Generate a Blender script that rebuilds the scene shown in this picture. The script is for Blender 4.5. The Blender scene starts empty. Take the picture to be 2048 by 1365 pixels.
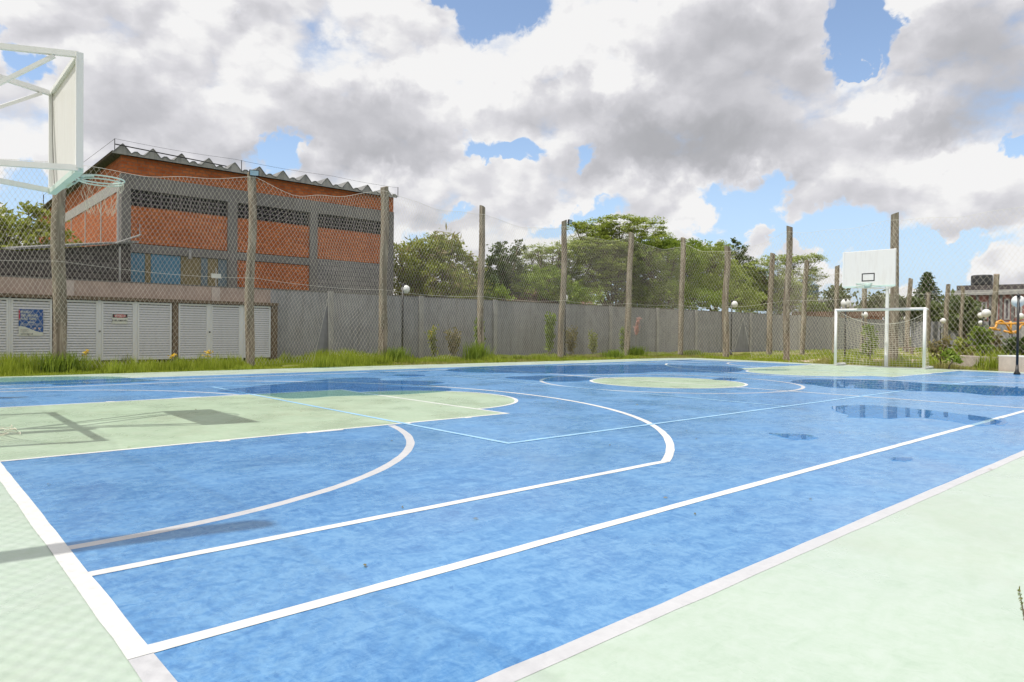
import bpy, math, random
import numpy as np
from mathutils import Vector, Matrix
PI = math.pi
S = bpy.context.scene
COL = S.collection
random.seed(4)
RNG = np.random.default_rng(11)

# ------------------------------------------------------------------ camera
CX, CY, CZ, YAW, FPX, PITCH, ROLL = -0.6778, -9.8343, 1.1625, 0.8399, 1387.24, -0.01316, 0.0102
F0 = Vector((math.cos(YAW)*math.cos(PITCH), math.sin(YAW)*math.cos(PITCH), math.sin(PITCH)))
R0 = Vector((math.sin(YAW), -math.cos(YAW), 0))
U0 = R0.cross(F0)
c_, s_ = math.cos(ROLL), math.sin(ROLL)
RC = c_*R0 + s_*U0
UC = c_*U0 - s_*R0
cam_d = bpy.data.cameras.new('camera')
cam = bpy.data.objects.new('camera', cam_d)
COL.objects.link(cam)
M4 = Matrix.Identity(4)
for i in range(3):
    M4[i][0] = RC[i]; M4[i][1] = UC[i]; M4[i][2] = -F0[i]; M4[i][3] = (CX, CY, CZ)[i]
cam.matrix_world = M4
cam_d.sensor_width = 36
cam_d.lens = FPX/2048*36
cam_d.clip_start = 0.05
cam_d.clip_end = 2000
S.camera = cam
def ray(u, v):                      # survey helper: direction through a photo pixel
    return (F0*FPX + RC*(u-1024) - UC*(v-682.5)).normalized()
CP = Vector((CX, CY, CZ))
def G(u, v, z=0.0):                 # point on the ground
    d = ray(u, v); k = (z-CZ)/d.z
    return CP + d*k
def at_y(u, v, y):
    d = ray(u, v); return CP + d*((y-CY)/d.y)
def at_x(u, v, x):
    d = ray(u, v); return CP + d*((x-CX)/d.x)
def at_d(u, v, dist):               # at horizontal distance
    d = ray(u, v); return CP + d*(dist/math.hypot(d.x, d.y))

# ------------------------------------------------------------------ light
S.view_settings.view_transform = 'Standard'
S.view_settings.look = 'None'
S.view_settings.exposure = 0.12
S.view_settings.gamma = 1.0
S.view_settings.use_curve_mapping = False
SUN = Vector((-0.445, 0.09, 1)).normalized()
SUN_STRENGTH, SKY_STRENGTH, CLOUD_STRENGTH = 3.5, 0.11, 0.87
ld = bpy.data.lights.new('sun', 'SUN'); ld.energy = SUN_STRENGTH; ld.angle = math.radians(0.6)
ld.color = (1.0, 0.965, 0.90)
lo = bpy.data.objects.new('sun', ld); COL.objects.link(lo)
lo.rotation_euler = SUN.to_track_quat('Z', 'Y').to_euler()

W = bpy.data.worlds.new('World'); S.world = W; W.use_nodes = True
def build_world():
    nt = W.node_tree; N = nt.nodes; L = nt.links
    for n in list(N): N.remove(n)
    def nd(t, **k):
        n = N.new(t)
        for a, b in k.items(): setattr(n, a, b)
        return n
    def mth(op, a, b=None, c=None, clamp=False):
        n = nd('ShaderNodeMath', operation=op, use_clamp=clamp)
        for i, x in enumerate((a, b, c)):
            if x is None: continue
            if isinstance(x, (int, float)): n.inputs[i].default_value = x
            else: L.new(x, n.inputs[i])
        return n.outputs[0]
    def smooth(x, a, b):
        n = nd('ShaderNodeMapRange', interpolation_type='SMOOTHSTEP')
        L.new(x, n.inputs[0]); n.inputs[1].default_value = a; n.inputs[2].default_value = b
        return n.outputs[0]
    tc = nd('ShaderNodeTexCoord')
    sep = nd('ShaderNodeSeparateXYZ'); L.new(tc.outputs['Generated'], sep.inputs[0])
    az = mth('ARCTAN2', sep.outputs[1], sep.outputs[0])
    el = mth('ARCSINE', sep.outputs[2])
    comb = nd('ShaderNodeCombineXYZ'); L.new(az, comb.inputs[0]); L.new(el, comb.inputs[1])
    base = comb.outputs[0]
    # cloud-space coordinate: stretched along the horizon
    ms = nd('ShaderNodeMapping'); L.new(base, ms.inputs[0]); ms.inputs['Scale'].default_value = (1.0, 1.45, 1)
    cs = ms.outputs[0]
    def noise(vec, scale, detail=6, rough=.55, off=(0, 0, 0), lac=2.1, dist=0.0):
        m = nd('ShaderNodeMapping'); L.new(vec, m.inputs[0]); m.inputs['Location'].default_value = off
        n = nd('ShaderNodeTexNoise'); L.new(m.outputs[0], n.inputs['Vector'])
        n.inputs['Scale'].default_value = scale; n.inputs['Detail'].default_value = detail
        n.inputs['Roughness'].default_value = rough; n.inputs['Lacunarity'].default_value = lac
        n.inputs['Distortion'].default_value = dist
        return n
    def warp(vec, scale, amt, off):
        n = noise(vec, scale, 4, .6, off)
        s = nd('ShaderNodeVectorMath', operation='SUBTRACT'); L.new(n.outputs['Color'], s.inputs[0]); s.inputs[1].default_value = (.5, .5, .5)
        k = nd('ShaderNodeVectorMath', operation='SCALE'); L.new(s.outputs[0], k.inputs[0]); k.inputs['Scale'].default_value = amt
        a = nd('ShaderNodeVectorMath', operation='ADD'); L.new(vec, a.inputs[0]); L.new(k.outputs[0], a.inputs[1])
        return a.outputs[0]
    wb = warp(warp(base, 9, .11, (3, 1, 0)), 26, .05, (8, 3, 0))
    def azel(u, v):
        d = ray(u, v); return math.atan2(d.y, d.x), math.asin(d.z)
    def blobs(lst, vec, k=1.0):
        acc = None
        for (u, v, ru, rv, rot, w) in lst:
            a0, e0 = azel(u, v)
            ra = abs(azel(u+ru, v)[0]-azel(u-ru, v)[0])/2
            re = abs(azel(u, v-rv)[1]-azel(u, v+rv)[1])/2
            m = nd('ShaderNodeMapping', vector_type='TEXTURE'); L.new(vec, m.inputs[0])
            m.inputs['Location'].default_value = (a0, e0, 0)
            m.inputs['Rotation'].default_value = (0, 0, math.radians(rot))
            m.inputs['Scale'].default_value = (ra*k, re*k, 1)
            g = nd('ShaderNodeTexGradient', gradient_type='SPHERICAL'); L.new(m.outputs[0], g.inputs[0])
            gg = smooth(g.outputs['Fac'], 0, 1)
            acc = mth('MULTIPLY_ADD', gg, w, acc if acc is not None else 0.0)
        return acc
    # openings of blue between the clouds: (u, v, ru, rv, rot, weight)
    holes = [(985, 0, 210, 130, 14, 2.2), (900, -20, 120, 90, 0, 1.0), (1745, 60, 110, 170, 8, 2.3), (1700, 120, 60, 70, 0, .8),
             (580, 305, 115, 75, -12, 1.7), (1010, 292, 130, 55, 8, 1.7), (1165, 315, 45, 80, 25, 1.2), (960, 300, 60, 40, 0, .7),
             (45, 140, 110, 70, -20, 1.5), (5, 65, 50, 40, 0, .7), (50, 385, 150, 110, 0, 1.7), (1480, 400, 190, 95, -16, 2.0), (1150, 445, 190, 42, -8, 1.5), (905, 415, 60, 30, 0, .8),
             (1620, 470, 330, 75, -4, 1.7), (1850, 530, 480, 125, 0, 2.3), (1380, 590, 420, 90, 0, 1.6), (1250, 520, 330, 60, 0, .6), (1500, 560, 420, 60, 0, .5), (1440, 450, 120, 60, 0, .8), (2040, 290, 70, 40, 0, 1.1), (830, 480, 70, 70, 0, .9), (500, 5, 30, 15, 0, .8)]
    puffs = [(1512, 472, 42, 42, 0, 1.9), (1590, 500, 75, 48, 0, 1.8), (1690, 495, 60, 28, 0, 1.0), (1650, 540, 60, 45, 0, 1.0), (1415, 420, 90, 48, 15, 2.0), (2010, 540, 110, 60, 0, 1.9),
             (1905, 462, 42, 30, 0, 1.2), (1725, 140, 55, 38, 0, 2.2), (1470, 495, 40, 30, 0, 1.1), (1820, 585, 120, 30, 0, 1.0), (1040, 370, 180, 80, 0, 1.3), (1560, 395, 90, 40, 0, .6), (1860, 30, 90, 120, 0, .6), (700, 340, 130, 60, 0, .8), (170, 130, 60, 60, 0, .9), (650, 75, 210, 150, 0, 1.6), (300, 60, 200, 120, 0, .6), (1540, 420, 60, 110, 0, -1.0), (1960, 350, 190, 70, 0, 1.2), (2040, 60, 160, 160, 0, .9), (1960, 210, 160, 120, 0, .9), (420, 150, 150, 100, 0, .6)]
    grey = [(270, 205, 240, 130, 0, .60), (720, 235, 330, 110, 0, .95), (770, 305, 210, 60, 0, .9), (1290, 310, 330, 100, -4, 1.35), (1480, 170, 330, 260, 0, .95), (1540, 300, 230, 60, 0, .5),
            (1990, 140, 290, 230, 0, 1.1), (1830, 250, 330, 70, 0, .9), (880, 432, 110, 50, 0, .9), (1690, 405, 250, 70, 0, .55), (1100, 215, 180, 60, 0, .45), (360, 260, 160, 90, 0, .25), (1960, 440, 150, 40, 0, .4), (1480, 50, 300, 90, 0, .35), (270, 280, 240, 80, 0, .5), (640, 440, 100, 60, 0, .2), (1650, 330, 300, 60, 0, .35), (1900, 60, 260, 140, 0, .5), (1300, 240, 280, 90, 0, .4)]
    bright = [(1230, 160, 110, 50, 10, .9), (1090, 120, 150, 80, 0, .7), (880, 150, 220, 100, 0, .4), (1080, 340, 140, 70, 0, .5), (1890, 320, 160, 45, 0, .35), (1720, 140, 70, 40, 0, .8), (1750, 210, 90, 40, 0, .3), (1400, 415, 110, 50, 0, .5), (1980, 330, 120, 50, 0, .5)]
    H = blobs(holes, wb, .80); P = blobs(puffs, wb, .95); GR = blobs(grey, wb); BR = blobs(bright, wb)
    n1 = noise(cs, 7.0, 9, .60, (1.3, 4.2, 0)).outputs['Fac']
    s1 = noise(cs, 5.2, 5, .50, (1.3, 4.2, 0)).outputs['Fac']
    s1b = noise(cs, 5.2, 5, .50, (1.3+.03, 4.2+.13, 0)).outputs['Fac']
    n2 = noise(cs, 2.6, 3, .5, (7.3, 2.2, 0)).outputs['Fac']
    fr = noise(cs, 30.0, 6, .62, (2.3, 9.2, 0)).outputs['Fac']
    def vor(off, scale=9.0):
        m = nd('ShaderNodeMapping'); L.new(warp(cs, 16, .05, (5, 5, 0)), m.inputs[0]); m.inputs['Location'].default_value = off
        v = nd('ShaderNodeTexVoronoi'); L.new(m.outputs[0], v.inputs['Vector'])
        v.feature = 'F1'
        v.inputs['Scale'].default_value = scale; v.inputs['Detail'].default_value = 2; v.inputs['Roughness'].default_value = .5
        return mth('SUBTRACT', 1.0, v.outputs['Distance'])
    v1 = vor((0, 0, 0)); v2 = vor((.012, .028, 0))
    # density: cloud everywhere, opened by the holes, closed again by the puffs
    d = mth('MULTIPLY_ADD', H, -.98, 1.0)
    d = mth('ADD', d, P)
    d = mth('MINIMUM', d, .92)
    d = mth('MAXIMUM', d, -.70)
    d = mth('MULTIPLY_ADD', mth('SUBTRACT', n1, .5), 1.1, d)
    d = mth('MULTIPLY_ADD', mth('SUBTRACT', v1, .55), .75, d)
    d = mth('MULTIPLY_ADD', mth('SUBTRACT', fr, .5), .40, d)
    cover = smooth(d, -.22, .42)
    # tone of the cloud
    relief = mth('MULTIPLY_ADD', mth('SUBTRACT', v1, v2), .60, mth('MULTIPLY', mth('SUBTRACT', s1, s1b), .45))
    relief = mth('MULTIPLY', relief, mth('MULTIPLY_ADD', GR, -.55, 1.0, clamp=True))
    t = mth('MULTIPLY_ADD', GR, -.36, 1.0)
    t = mth('MULTIPLY_ADD', BR, .26, t)
    t = mth('ADD', t, relief)
    thick = smooth(d, .0, 1.0)
    t = mth('MULTIPLY_ADD', thick, -.08, t)
    t = mth('MULTIPLY_ADD', mth('SUBTRACT', n2, .5), .30, t)
    t = mth('MULTIPLY_ADD', mth('SUBTRACT', n1, .5), .16, t)
    cr = nd('ShaderNodeValToRGB'); L.new(t, cr.inputs[0])
    e = cr.color_ramp.elements
    e[0].position = 0.05; e[0].color = (.33, .335, .36, 1)
    e[1].position = 1.0; e[1].color = (.965, .96, .96, 1)
    for ps, cl in ((.32, (.43, .435, .46, 1)), (.58, (.58, .58, .615, 1)), (.82, (.76, .755, .79, 1))):
        q = e.new(ps); q.color = cl
    sky = nd('ShaderNodeTexSky', sky_type='NISHITA', sun_disc=False)
    sky.sun_elevation = math.asin(SUN.z); sky.sun_rotation = math.atan2(SUN.x, SUN.y)
    sky.air_density = 1.0; sky.dust_density = .4; sky.ozone_density = 2.2
    hs = nd('ShaderNodeHueSaturation'); hs.inputs['Saturation'].default_value = .92; hs.inputs['Value'].default_value = 1.55
    L.new(sky.outputs[0], hs.inputs['Color'])
    hz = smooth(el, .30, -.02)
    hm = nd('ShaderNodeMix', data_type='RGBA'); L.new(mth('MULTIPLY', hz, .85), hm.inputs[0]); L.new(hs.outputs[0], hm.inputs[6]); hm.inputs[7].default_value = (3.9, 5.3, 7.2, 1)
    b1 = nd('ShaderNodeBackground'); L.new(hm.outputs[2], b1.inputs[0]); b1.inputs[1].default_value = SKY_STRENGTH
    b2 = nd('ShaderNodeBackground'); L.new(cr.outputs[0], b2.inputs[0]); b2.inputs[1].default_value = CLOUD_STRENGTH
    mx = nd('ShaderNodeMixShader'); L.new(cover, mx.inputs[0]); L.new(b1.outputs[0], mx.inputs[1]); L.new(b2.outputs[0], mx.inputs[2])
    out = nd('ShaderNodeOutputWorld'); L.new(mx.outputs[0], out.inputs[0])
build_world()
W.cycles.sampling_method = 'MANUAL'
W.cycles.sample_map_resolution = 512

# ------------------------------------------------------------------ helpers
def tag(o, label=None, cat=None, group=None, kind=None):
    if label: o['label'] = label
    if cat: o['category'] = cat
    if group: o['group'] = group
    if kind: o['kind'] = kind
    return o
def empty(name, loc=(0, 0, 0), rz=0):
    o = bpy.data.objects.new(name, None); COL.objects.link(o)
    o.location = loc; o.rotation_euler = (0, 0, rz); o.empty_display_size = .2
    return o
def link_mesh(name, verts, faces, mat, parent=None, smooth=False, mats=None, midx=None, loc=None):
    me = bpy.data.meshes.new(name)
    if isinstance(verts, np.ndarray) and isinstance(faces, np.ndarray):
        k = faces.shape[1]
        me.vertices.add(len(verts)); me.vertices.foreach_set('co', verts.astype(np.float32).ravel())
        me.loops.add(faces.size); me.loops.foreach_set('vertex_index', faces.astype(np.int32).ravel())
        me.polygons.add(len(faces)); me.polygons.foreach_set('loop_start', np.arange(0, faces.size, k, dtype=np.int32))
        me.polygons.foreach_set('loop_total', np.full(len(faces), k, dtype=np.int32))
        me.update(calc_edges=True); me.validate()
    else:
        me.from_pydata([tuple(v) for v in verts], [], faces); me.update()
    for m in (mats or [mat]): me.materials.append(m)
    if midx is not None: me.polygons.foreach_set('material_index', np.asarray(midx, dtype=np.int32))
    if smooth: me.polygons.foreach_set('use_smooth', np.ones(len(me.polygons), dtype=bool))
    o = bpy.data.objects.new(name, me); COL.objects.link(o)
    if parent: o.parent = parent
    if loc: o.location = loc
    return o
def copy_tree(o, parent=None):
    c = o.copy(); COL.objects.link(c)
    if parent: c.parent = parent
    for ch in o.children: copy_tree(ch, c)
    return c
class MB:
    def __init__(s): s.v = []; s.f = []
    def add(s, vs, fs):
        b = len(s.v); s.v += [tuple(x) for x in vs]; s.f += [tuple(i+b for i in f) for f in fs]; return s
    def box(s, x0, x1, y0, y1, z0, z1):
        return s.add([(x0, y0, z0), (x1, y0, z0), (x1, y1, z0), (x0, y1, z0), (x0, y0, z1), (x1, y0, z1), (x1, y1, z1), (x0, y1, z1)],
                     [(0, 3, 2, 1), (4, 5, 6, 7), (0, 1, 5, 4), (1, 2, 6, 5), (2, 3, 7, 6), (3, 0, 4, 7)])
    def bar(s, a, b, w, h=None):
        a = Vector(a); b = Vector(b); h = h or w; d = (b-a).normalized()
        up = Vector((0, 0, 1)) if abs(d.z) < .95 else Vector((1, 0, 0))
        r = d.cross(up).normalized()*w/2; u = r.cross(d).normalized()*h/2
        vs = [a-r-u, a+r-u, a+r+u, a-r+u, b-r-u, b+r-u, b+r+u, b-r+u]
        return s.add(vs, [(0, 3, 2, 1), (4, 5, 6, 7), (0, 1, 5, 4), (1, 2, 6, 5), (2, 3, 7, 6), (3, 0, 4, 7)])
    def tube(s, pts, r, n=8, cap=True):
        pts = [Vector(p) for p in pts]; m = len(pts)
        rs = r if isinstance(r, (list, tuple)) else [r]*m
        vs = []; pu = None
        for i, p in enumerate(pts):
            d = (pts[min(i+1, m-1)]-pts[max(i-1, 0)]).normalized()
            if pu is None:
                up = Vector((0, 0, 1)) if abs(d.z) < .9 else Vector((1, 0, 0)); a = d.cross(up).normalized()
            else: a = (pu - d*pu.dot(d)).normalized()
            pu = a; b = d.cross(a)
            for k in range(n):
                t = 2*PI*k/n; vs.append(p+(a*math.cos(t)+b*math.sin(t))*rs[i])
        fs = [(i*n+k, i*n+(k+1) % n, (i+1)*n+(k+1) % n, (i+1)*n+k) for i in range(m-1) for k in range(n)]
        if cap: fs += [tuple(range(n))[::-1], tuple((m-1)*n+k for k in range(n))]
        return s.add(vs, fs)
    def sphere(s, c, r, nu=20, nv=12, sz=1.0):
        vs = [(c[0], c[1], c[2]+r*sz)]
        for j in range(1, nv):
            t = PI*j/nv
            for k in range(nu):
                a = 2*PI*k/nu; vs.append((c[0]+r*math.sin(t)*math.cos(a), c[1]+r*math.sin(t)*math.sin(a), c[2]+r*sz*math.cos(t)))
        vs.append((c[0], c[1], c[2]-r*sz))
        fs = [(0, 1+k, 1+(k+1) % nu) for k in range(nu)]
        for j in range(nv-2):
            for k in range(nu):
                a = 1+j*nu+k; b = 1+j*nu+(k+1) % nu; fs.append((a, a+nu, b+nu, b))
        l = len(vs)-1
        fs += [(l, 1+(nv-2)*nu+(k+1) % nu, 1+(nv-2)*nu+k) for k in range(nu)]
        return s.add(vs, fs)
    def lathe(s, c, prof, n=20):
        vs = []
        for (r, z) in prof:
            for k in range(n):
                a = 2*PI*k/n; vs.append((c[0]+r*math.cos(a), c[1]+r*math.sin(a), c[2]+z))
        m = len(prof)
        fs = [(i*n+k, i*n+(k+1) % n, (i+1)*n+(k+1) % n, (i+1)*n+k) for i in range(m-1) for k in range(n)]
        fs += [tuple(range(n))[::-1], tuple((m-1)*n+k for k in range(n))]
        return s.add(vs, fs)
    def poly(s, pts): return s.add(pts, [tuple(range(len(pts)))])
    def strip(s, pts, w, z, closed=False):          # flat painted line, hand painted edges
        if len(pts) == 2:
            a, b = pts; k = max(2, int(math.hypot(b[0]-a[0], b[1]-a[1])/.22))
            pts = [(a[0]+(b[0]-a[0])*i/k, a[1]+(b[1]-a[1])*i/k) for i in range(k+1)]
        n = len(pts); vs = []; w0 = w; wob = 0.0
        for i in range(n):
            if closed: a, b = pts[i-1], pts[(i+1) % n]
            else: a, b = pts[max(i-1, 0)], pts[min(i+1, n-1)]
            dx, dy = b[0]-a[0], b[1]-a[1]; l = math.hypot(dx, dy); nx, ny = -dy/l/2, dx/l/2
            w1 = w0+random.uniform(-.007, .007); w2 = w0+random.uniform(-.007, .007)
            vs += [(pts[i][0]+nx*w1, pts[i][1]+ny*w1, z), (pts[i][0]-nx*w2, pts[i][1]-ny*w2, z)]
        fs = [(2*i+1, 2*((i+1) % n)+1, 2*((i+1) % n), 2*i) for i in range(n if closed else n-1)]
        return s.add(vs, fs)
    def build(s, name, mat, parent=None, smooth=False, loc=None):
        return link_mesh(name, s.v, s.f, mat, parent, smooth, loc=loc)
def shade_flat_caps(o, ang=40):
    me = o.data
    me.polygons.foreach_set('use_smooth', np.ones(len(me.polygons), dtype=bool))
    try: me.set_sharp_from_angle(angle=math.radians(ang))
    except Exception: pass
    return o

# ------------------------------------------------------------------ materials
class Mat:
    def __init__(s, name):
        s.m = bpy.data.materials.new(name); s.m.use_nodes = True
        s.nt = s.m.node_tree; s.N = s.nt.nodes; s.L = s.nt.links
        s.b = s.N['Principled BSDF']; s.out = s.N['Material Output']
        s.tc = None
    def node(s, t, **k):
        n = s.N.new(t)
        for a, b in k.items(): setattr(n, a, b)
        return n
    def co(s, scale=(1, 1, 1), rot=(0, 0, 0), kind='Object', loc=(0, 0, 0)):
        if s.tc is None: s.tc = s.node('ShaderNodeTexCoord')
        m = s.node('ShaderNodeMapping'); s.L.new(s.tc.outputs[kind], m.inputs[0])
        m.inputs['Scale'].default_value = scale; m.inputs['Rotation'].default_value = rot; m.inputs['Location'].default_value = loc
        return m.outputs[0]
    def noise(s, scale, detail=5, rough=.55, co=None, dist=0):
        n = s.node('ShaderNodeTexNoise'); n.inputs['Scale'].default_value = scale; n.inputs['Detail'].default_value = detail
        n.inputs['Roughness'].default_value = rough; n.inputs['Distortion'].default_value = dist
        s.L.new(co if co is not None else s.co(), n.inputs['Vector']); return n.outputs['Fac']
    def ramp(s, fac, stops, interp='LINEAR'):
        r = s.node('ShaderNodeValToRGB'); r.color_ramp.interpolation = interp
        s.L.new(fac, r.inputs[0]); e = r.color_ramp.elements
        while len(e) < len(stops): e.new(.5)
        for q, (p_, c) in zip(e, stops):
            q.position = p_; q.color = (c, c, c, 1) if isinstance(c, (int, float)) else tuple(c)+(1,)
        return r.outputs[0]
    def mix(s, f, a, b, mode='MIX'):
        n = s.node('ShaderNodeMix', data_type='RGBA', blend_type=mode)
        for i, x in ((0, f), (6, a), (7, b)):
            if isinstance(x, (int, float)): n.inputs[i].default_value = x
            elif isinstance(x, tuple): n.inputs[i].default_value = x if len(x) == 4 else x+(1,)
            else: s.L.new(x, n.inputs[i])
        return n.outputs[2]
    def math(s, op, a, b=None, clamp=False):
        n = s.node('ShaderNodeMath', operation=op, use_clamp=clamp)
        for i, x in enumerate((a, b)):
            if x is None: continue
            if isinstance(x, (int, float)): n.inputs[i].default_value = x
            else: s.L.new(x, n.inputs[i])
        return n.outputs[0]
    def set(s, color=None, rough=None, spec=None, metal=None):
        for k, x in (('Base Color', color), ('Roughness', rough), ('Specular IOR Level', spec), ('Metallic', metal)):
            if x is None: continue
            i = s.b.inputs[k]
            if isinstance(x, (int, float)) : i.default_value = x
            elif isinstance(x, tuple): i.default_value = x if len(x) == 4 else x+(1,)
            else: s.L.new(x, i)
        return s
    def bump(s, h, strength=.3, dist=.01):
        n = s.node('ShaderNodeBump'); n.inputs['Strength'].default_value = strength; n.inputs['Distance'].default_value = dist
        s.L.new(h, n.inputs['Height']); s.L.new(n.outputs[0], s.b.inputs['Normal']); return s
def plain(name, col, rough=.5, var=.12, scale=6, spec=.5, metal=0, bump=0, stretch=(1, 1, 1)):
    m = Mat(name); co = m.co(stretch)
    f = m.noise(scale, 6, .6, co)
    lo_ = tuple(x*(1-var) for x in col); hi = tuple(min(1, x*(1+var)) for x in col)
    m.set(m.ramp(f, [(.3, lo_), (.7, hi)]), rough, spec, metal)
    if bump: m.bump(f, bump, .02)
    return m.m

def mat_paint(name, dark, mid, light, rlo, rhi, fine=1.0, scuff=None, spec=.5, stain=None):
    m = Mat(name)
    c1 = m.co((1, 1, 1)); c2 = m.co((1.0, 2.0, 1), (0, 0, .5)); c3 = m.co((1.9, 1.0, 1), (0, 0, -.35), loc=(7, 3, 0))
    big = m.noise(.30, 4, .5, c1)
    ta = m.noise(4.6, 10, .74, c2, dist=.8); tb = m.noise(8.5, 10, .74, c3, dist=1.0)
    fin = m.noise(40, 5, .7, c1)
    t = m.math('ADD', m.math('ADD', m.math('MULTIPLY', ta, .46), m.math('MULTIPLY', tb, .38)), m.math('ADD', m.math('MULTIPLY', fin, .16*fine), m.math('MULTIPLY', big, .16)))
    col = m.ramp(t, [(.44, dark), (.54, mid), (.65, light)])
    # crescent shaped trowel marks
    v = m.node('ShaderNodeTexVoronoi'); v.feature = 'DISTANCE_TO_EDGE'; v.inputs['Scale'].default_value = 2.3
    n3 = m.node('ShaderNodeTexNoise'); n3.inputs['Scale'].default_value = 2.2; n3.inputs['Detail'].default_value = 6; n3.inputs['Roughness'].default_value = .65; m.L.new(c1, n3.inputs['Vector'])
    mx = m.node('ShaderNodeMix', data_type='VECTOR'); mx.inputs[0].default_value = .42
    m.L.new(c1, mx.inputs[4]); m.L.new(n3.outputs['Color'], mx.inputs[5]); m.L.new(mx.outputs[1], v.inputs['Vector'])
    fl = m.math('MULTIPLY', m.ramp(v.outputs['Distance'], [(.0, 1), (.028, 0)]), m.ramp(m.noise(1.3, 3, .5, c3), [(.50, 0), (.60, 1)]))
    col = m.mix(m.math('MULTIPLY', fl, .30), col, light)
    spots = m.ramp(m.noise(7.5, 4, .6, c1, dist=.9), [(.65, 0), (.70, 1)])
    col = m.mix(m.math('MULTIPLY', spots, .55), col, dark)
    if stain:
        sn = m.ramp(m.noise(.75, 8, .68, c1, dist=.5), [(.52, 0), (.70, 1)]); col = m.mix(m.math('MULTIPLY', sn, .45), col, stain)
    if scuff:
        n4 = m.noise(55, 2, .5, c1); sp = m.ramp(n4, [(.755, 0), (.79, 1)])
        col = m.mix(m.math('MULTIPLY', sp, .5), col, scuff)
    r = m.ramp(m.noise(1.2, 5, .6, c1), [(.35, rlo), (.68, rhi)])
    m.set(col, r, spec)
    m.bump(m.math('ADD', ta, m.math('MULTIPLY', fin, .5)), .045, .004)
    return m.m
M = {}
M['blue'] = mat_paint('blue_court_paint', (.030, .145, .365), (.062, .213, .46), (.135, .315, .55), .20, .38, scuff=(.03, .06, .12), spec=.5)
M['green'] = mat_paint('pale_green_paint', (.37, .465, .375), (.415, .505, .42), (.455, .53, .465), .24, .46, fine=.9, scuff=(.3, .29, .22), spec=.45, stain=(.37, .425, .33))
M['key_green'] = mat_paint('key_green_paint', (.315, .435, .295), (.365, .475, .34), (.41, .505, .38), .22, .42, fine=.8, scuff=(.3, .29, .22), spec=.45, stain=(.40, .46, .32))
M['white_line'] = mat_paint('white_line_paint', (.58, .58, .57), (.64, .64, .63), (.68, .68, .67), .35, .55, stain=(.60, .60, .57), scuff=(.35, .35, .34))
M['grey_line'] = mat_paint('pale_grey_line_paint', (.44, .44, .46), (.49, .49, .51), (.53, .53, .55), .35, .55, stain=(.48, .48, .50))
M['lblue_line'] = mat_paint('light_blue_line_paint', (.20, .43, .68), (.26, .50, .74), (.33, .56, .78), .3, .5)
def mat_water():
    m = Mat('puddle_water')
    m.N.remove(m.b)
    fr = m.node('ShaderNodeFresnel'); fr.inputs['IOR'].default_value = 1.34
    tr = m.node('ShaderNodeBsdfTransparent'); tr.inputs[0].default_value = (.64, .79, .88, 1)
    gl = m.node('ShaderNodeBsdfGlossy'); gl.inputs['Roughness'].default_value = .012; gl.inputs[0].default_value = (.80, .90, 1, 1)
    bp = m.node('ShaderNodeBump'); bp.inputs['Strength'].default_value = .03; bp.inputs['Distance'].default_value = .004
    m.L.new(m.noise(5, 2, .5), bp.inputs['Height']); m.L.new(bp.outputs[0], gl.inputs['Normal'])
    mx = m.node('ShaderNodeMixShader'); m.L.new(m.math('MULTIPLY', fr.outputs[0], .60), mx.inputs[0]); m.L.new(tr.outputs[0], mx.inputs[1]); m.L.new(gl.outputs[0], mx.inputs[2])
    m.L.new(mx.outputs[0], m.out.inputs[0]); return m.m
M['water'] = mat_water()
def mat_brick(name, c1, c2, mortar, bw=.24, rh=.125, dirt=.4):
    m = Mat(name)
    if m.tc is None: m.tc = m.node('ShaderNodeTexCoord')
    # walls stand along x or y: use (x+y, z)
    sp = m.node('ShaderNodeSeparateXYZ'); m.L.new(m.tc.outputs['Object'], sp.inputs[0])
    cb = m.node('ShaderNodeCombineXYZ'); m.L.new(m.math('ADD', sp.outputs[0], sp.outputs[1]), cb.inputs[0]); m.L.new(sp.outputs[2], cb.inputs[1])
    b = m.node('ShaderNodeTexBrick'); m.L.new(cb.outputs[0], b.inputs['Vector'])
    b.inputs['Scale'].default_value = 1; b.inputs['Brick Width'].default_value = bw; b.inputs['Row Height'].default_value = rh
    b.inputs['Mortar Size'].default_value = .016; b.inputs['Bias'].default_value = 0
    b.inputs['Color1'].default_value = c1+(1,); b.inputs['Color2'].default_value = c2+(1,); b.inputs['Mortar'].default_value = mortar+(1,)
    n = m.noise(1.1, 7, .65); n2 = m.noise(9, 5, .6)
    col = m.mix(m.math('MULTIPLY', m.ramp(n, [(.45, 0), (.75, 1)]), dirt), b.outputs['Color'], tuple(x*.45 for x in c1))
    col = m.mix(m.math('MULTIPLY', m.ramp(n2, [(.5, 0), (.8, 1)]), .35), col, tuple(min(1, x*1.5) for x in c2))
    m.set(col, .9, .2); m.bump(b.outputs['Fac'], -.5, .01); return m.m
M['brick'] = mat_brick('orange_hollow_brick', (.36, .088, .028), (.50, .150, .05), (.24, .12, .07))
M['block'] = mat_brick('grey_concrete_block', (.17, .165, .17), (.22, .21, .21), (.12, .115, .12), .4, .2, .3)
M['darkblock'] = mat_brick('dark_weathered_block', (.085, .075, .075), (.13, .115, .11), (.05, .045, .045), .4, .2, .5)
def mat_concrete(name, c, dirt, streak=.5):
    m = Mat(name)
    f = m.noise(2.2, 8, .65); st = m.noise(3.0, 6, .6, m.co((2.2, 2.2, .18)))
    col = m.ramp(f, [(.3, tuple(x*.82 for x in c)), (.7, tuple(min(1, x*1.12) for x in c))])
    col = m.mix(m.math('MULTIPLY', m.ramp(st, [(.48, 0), (.75, 1)]), streak), col, dirt)
    m.set(col, .88, .25); m.bump(m.noise(30, 4, .6), .2, .01); return m.m
M['wall_grey'] = mat_concrete('grey_rendered_wall', (.29, .29, .305), (.15, .145, .145), .7)
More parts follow.
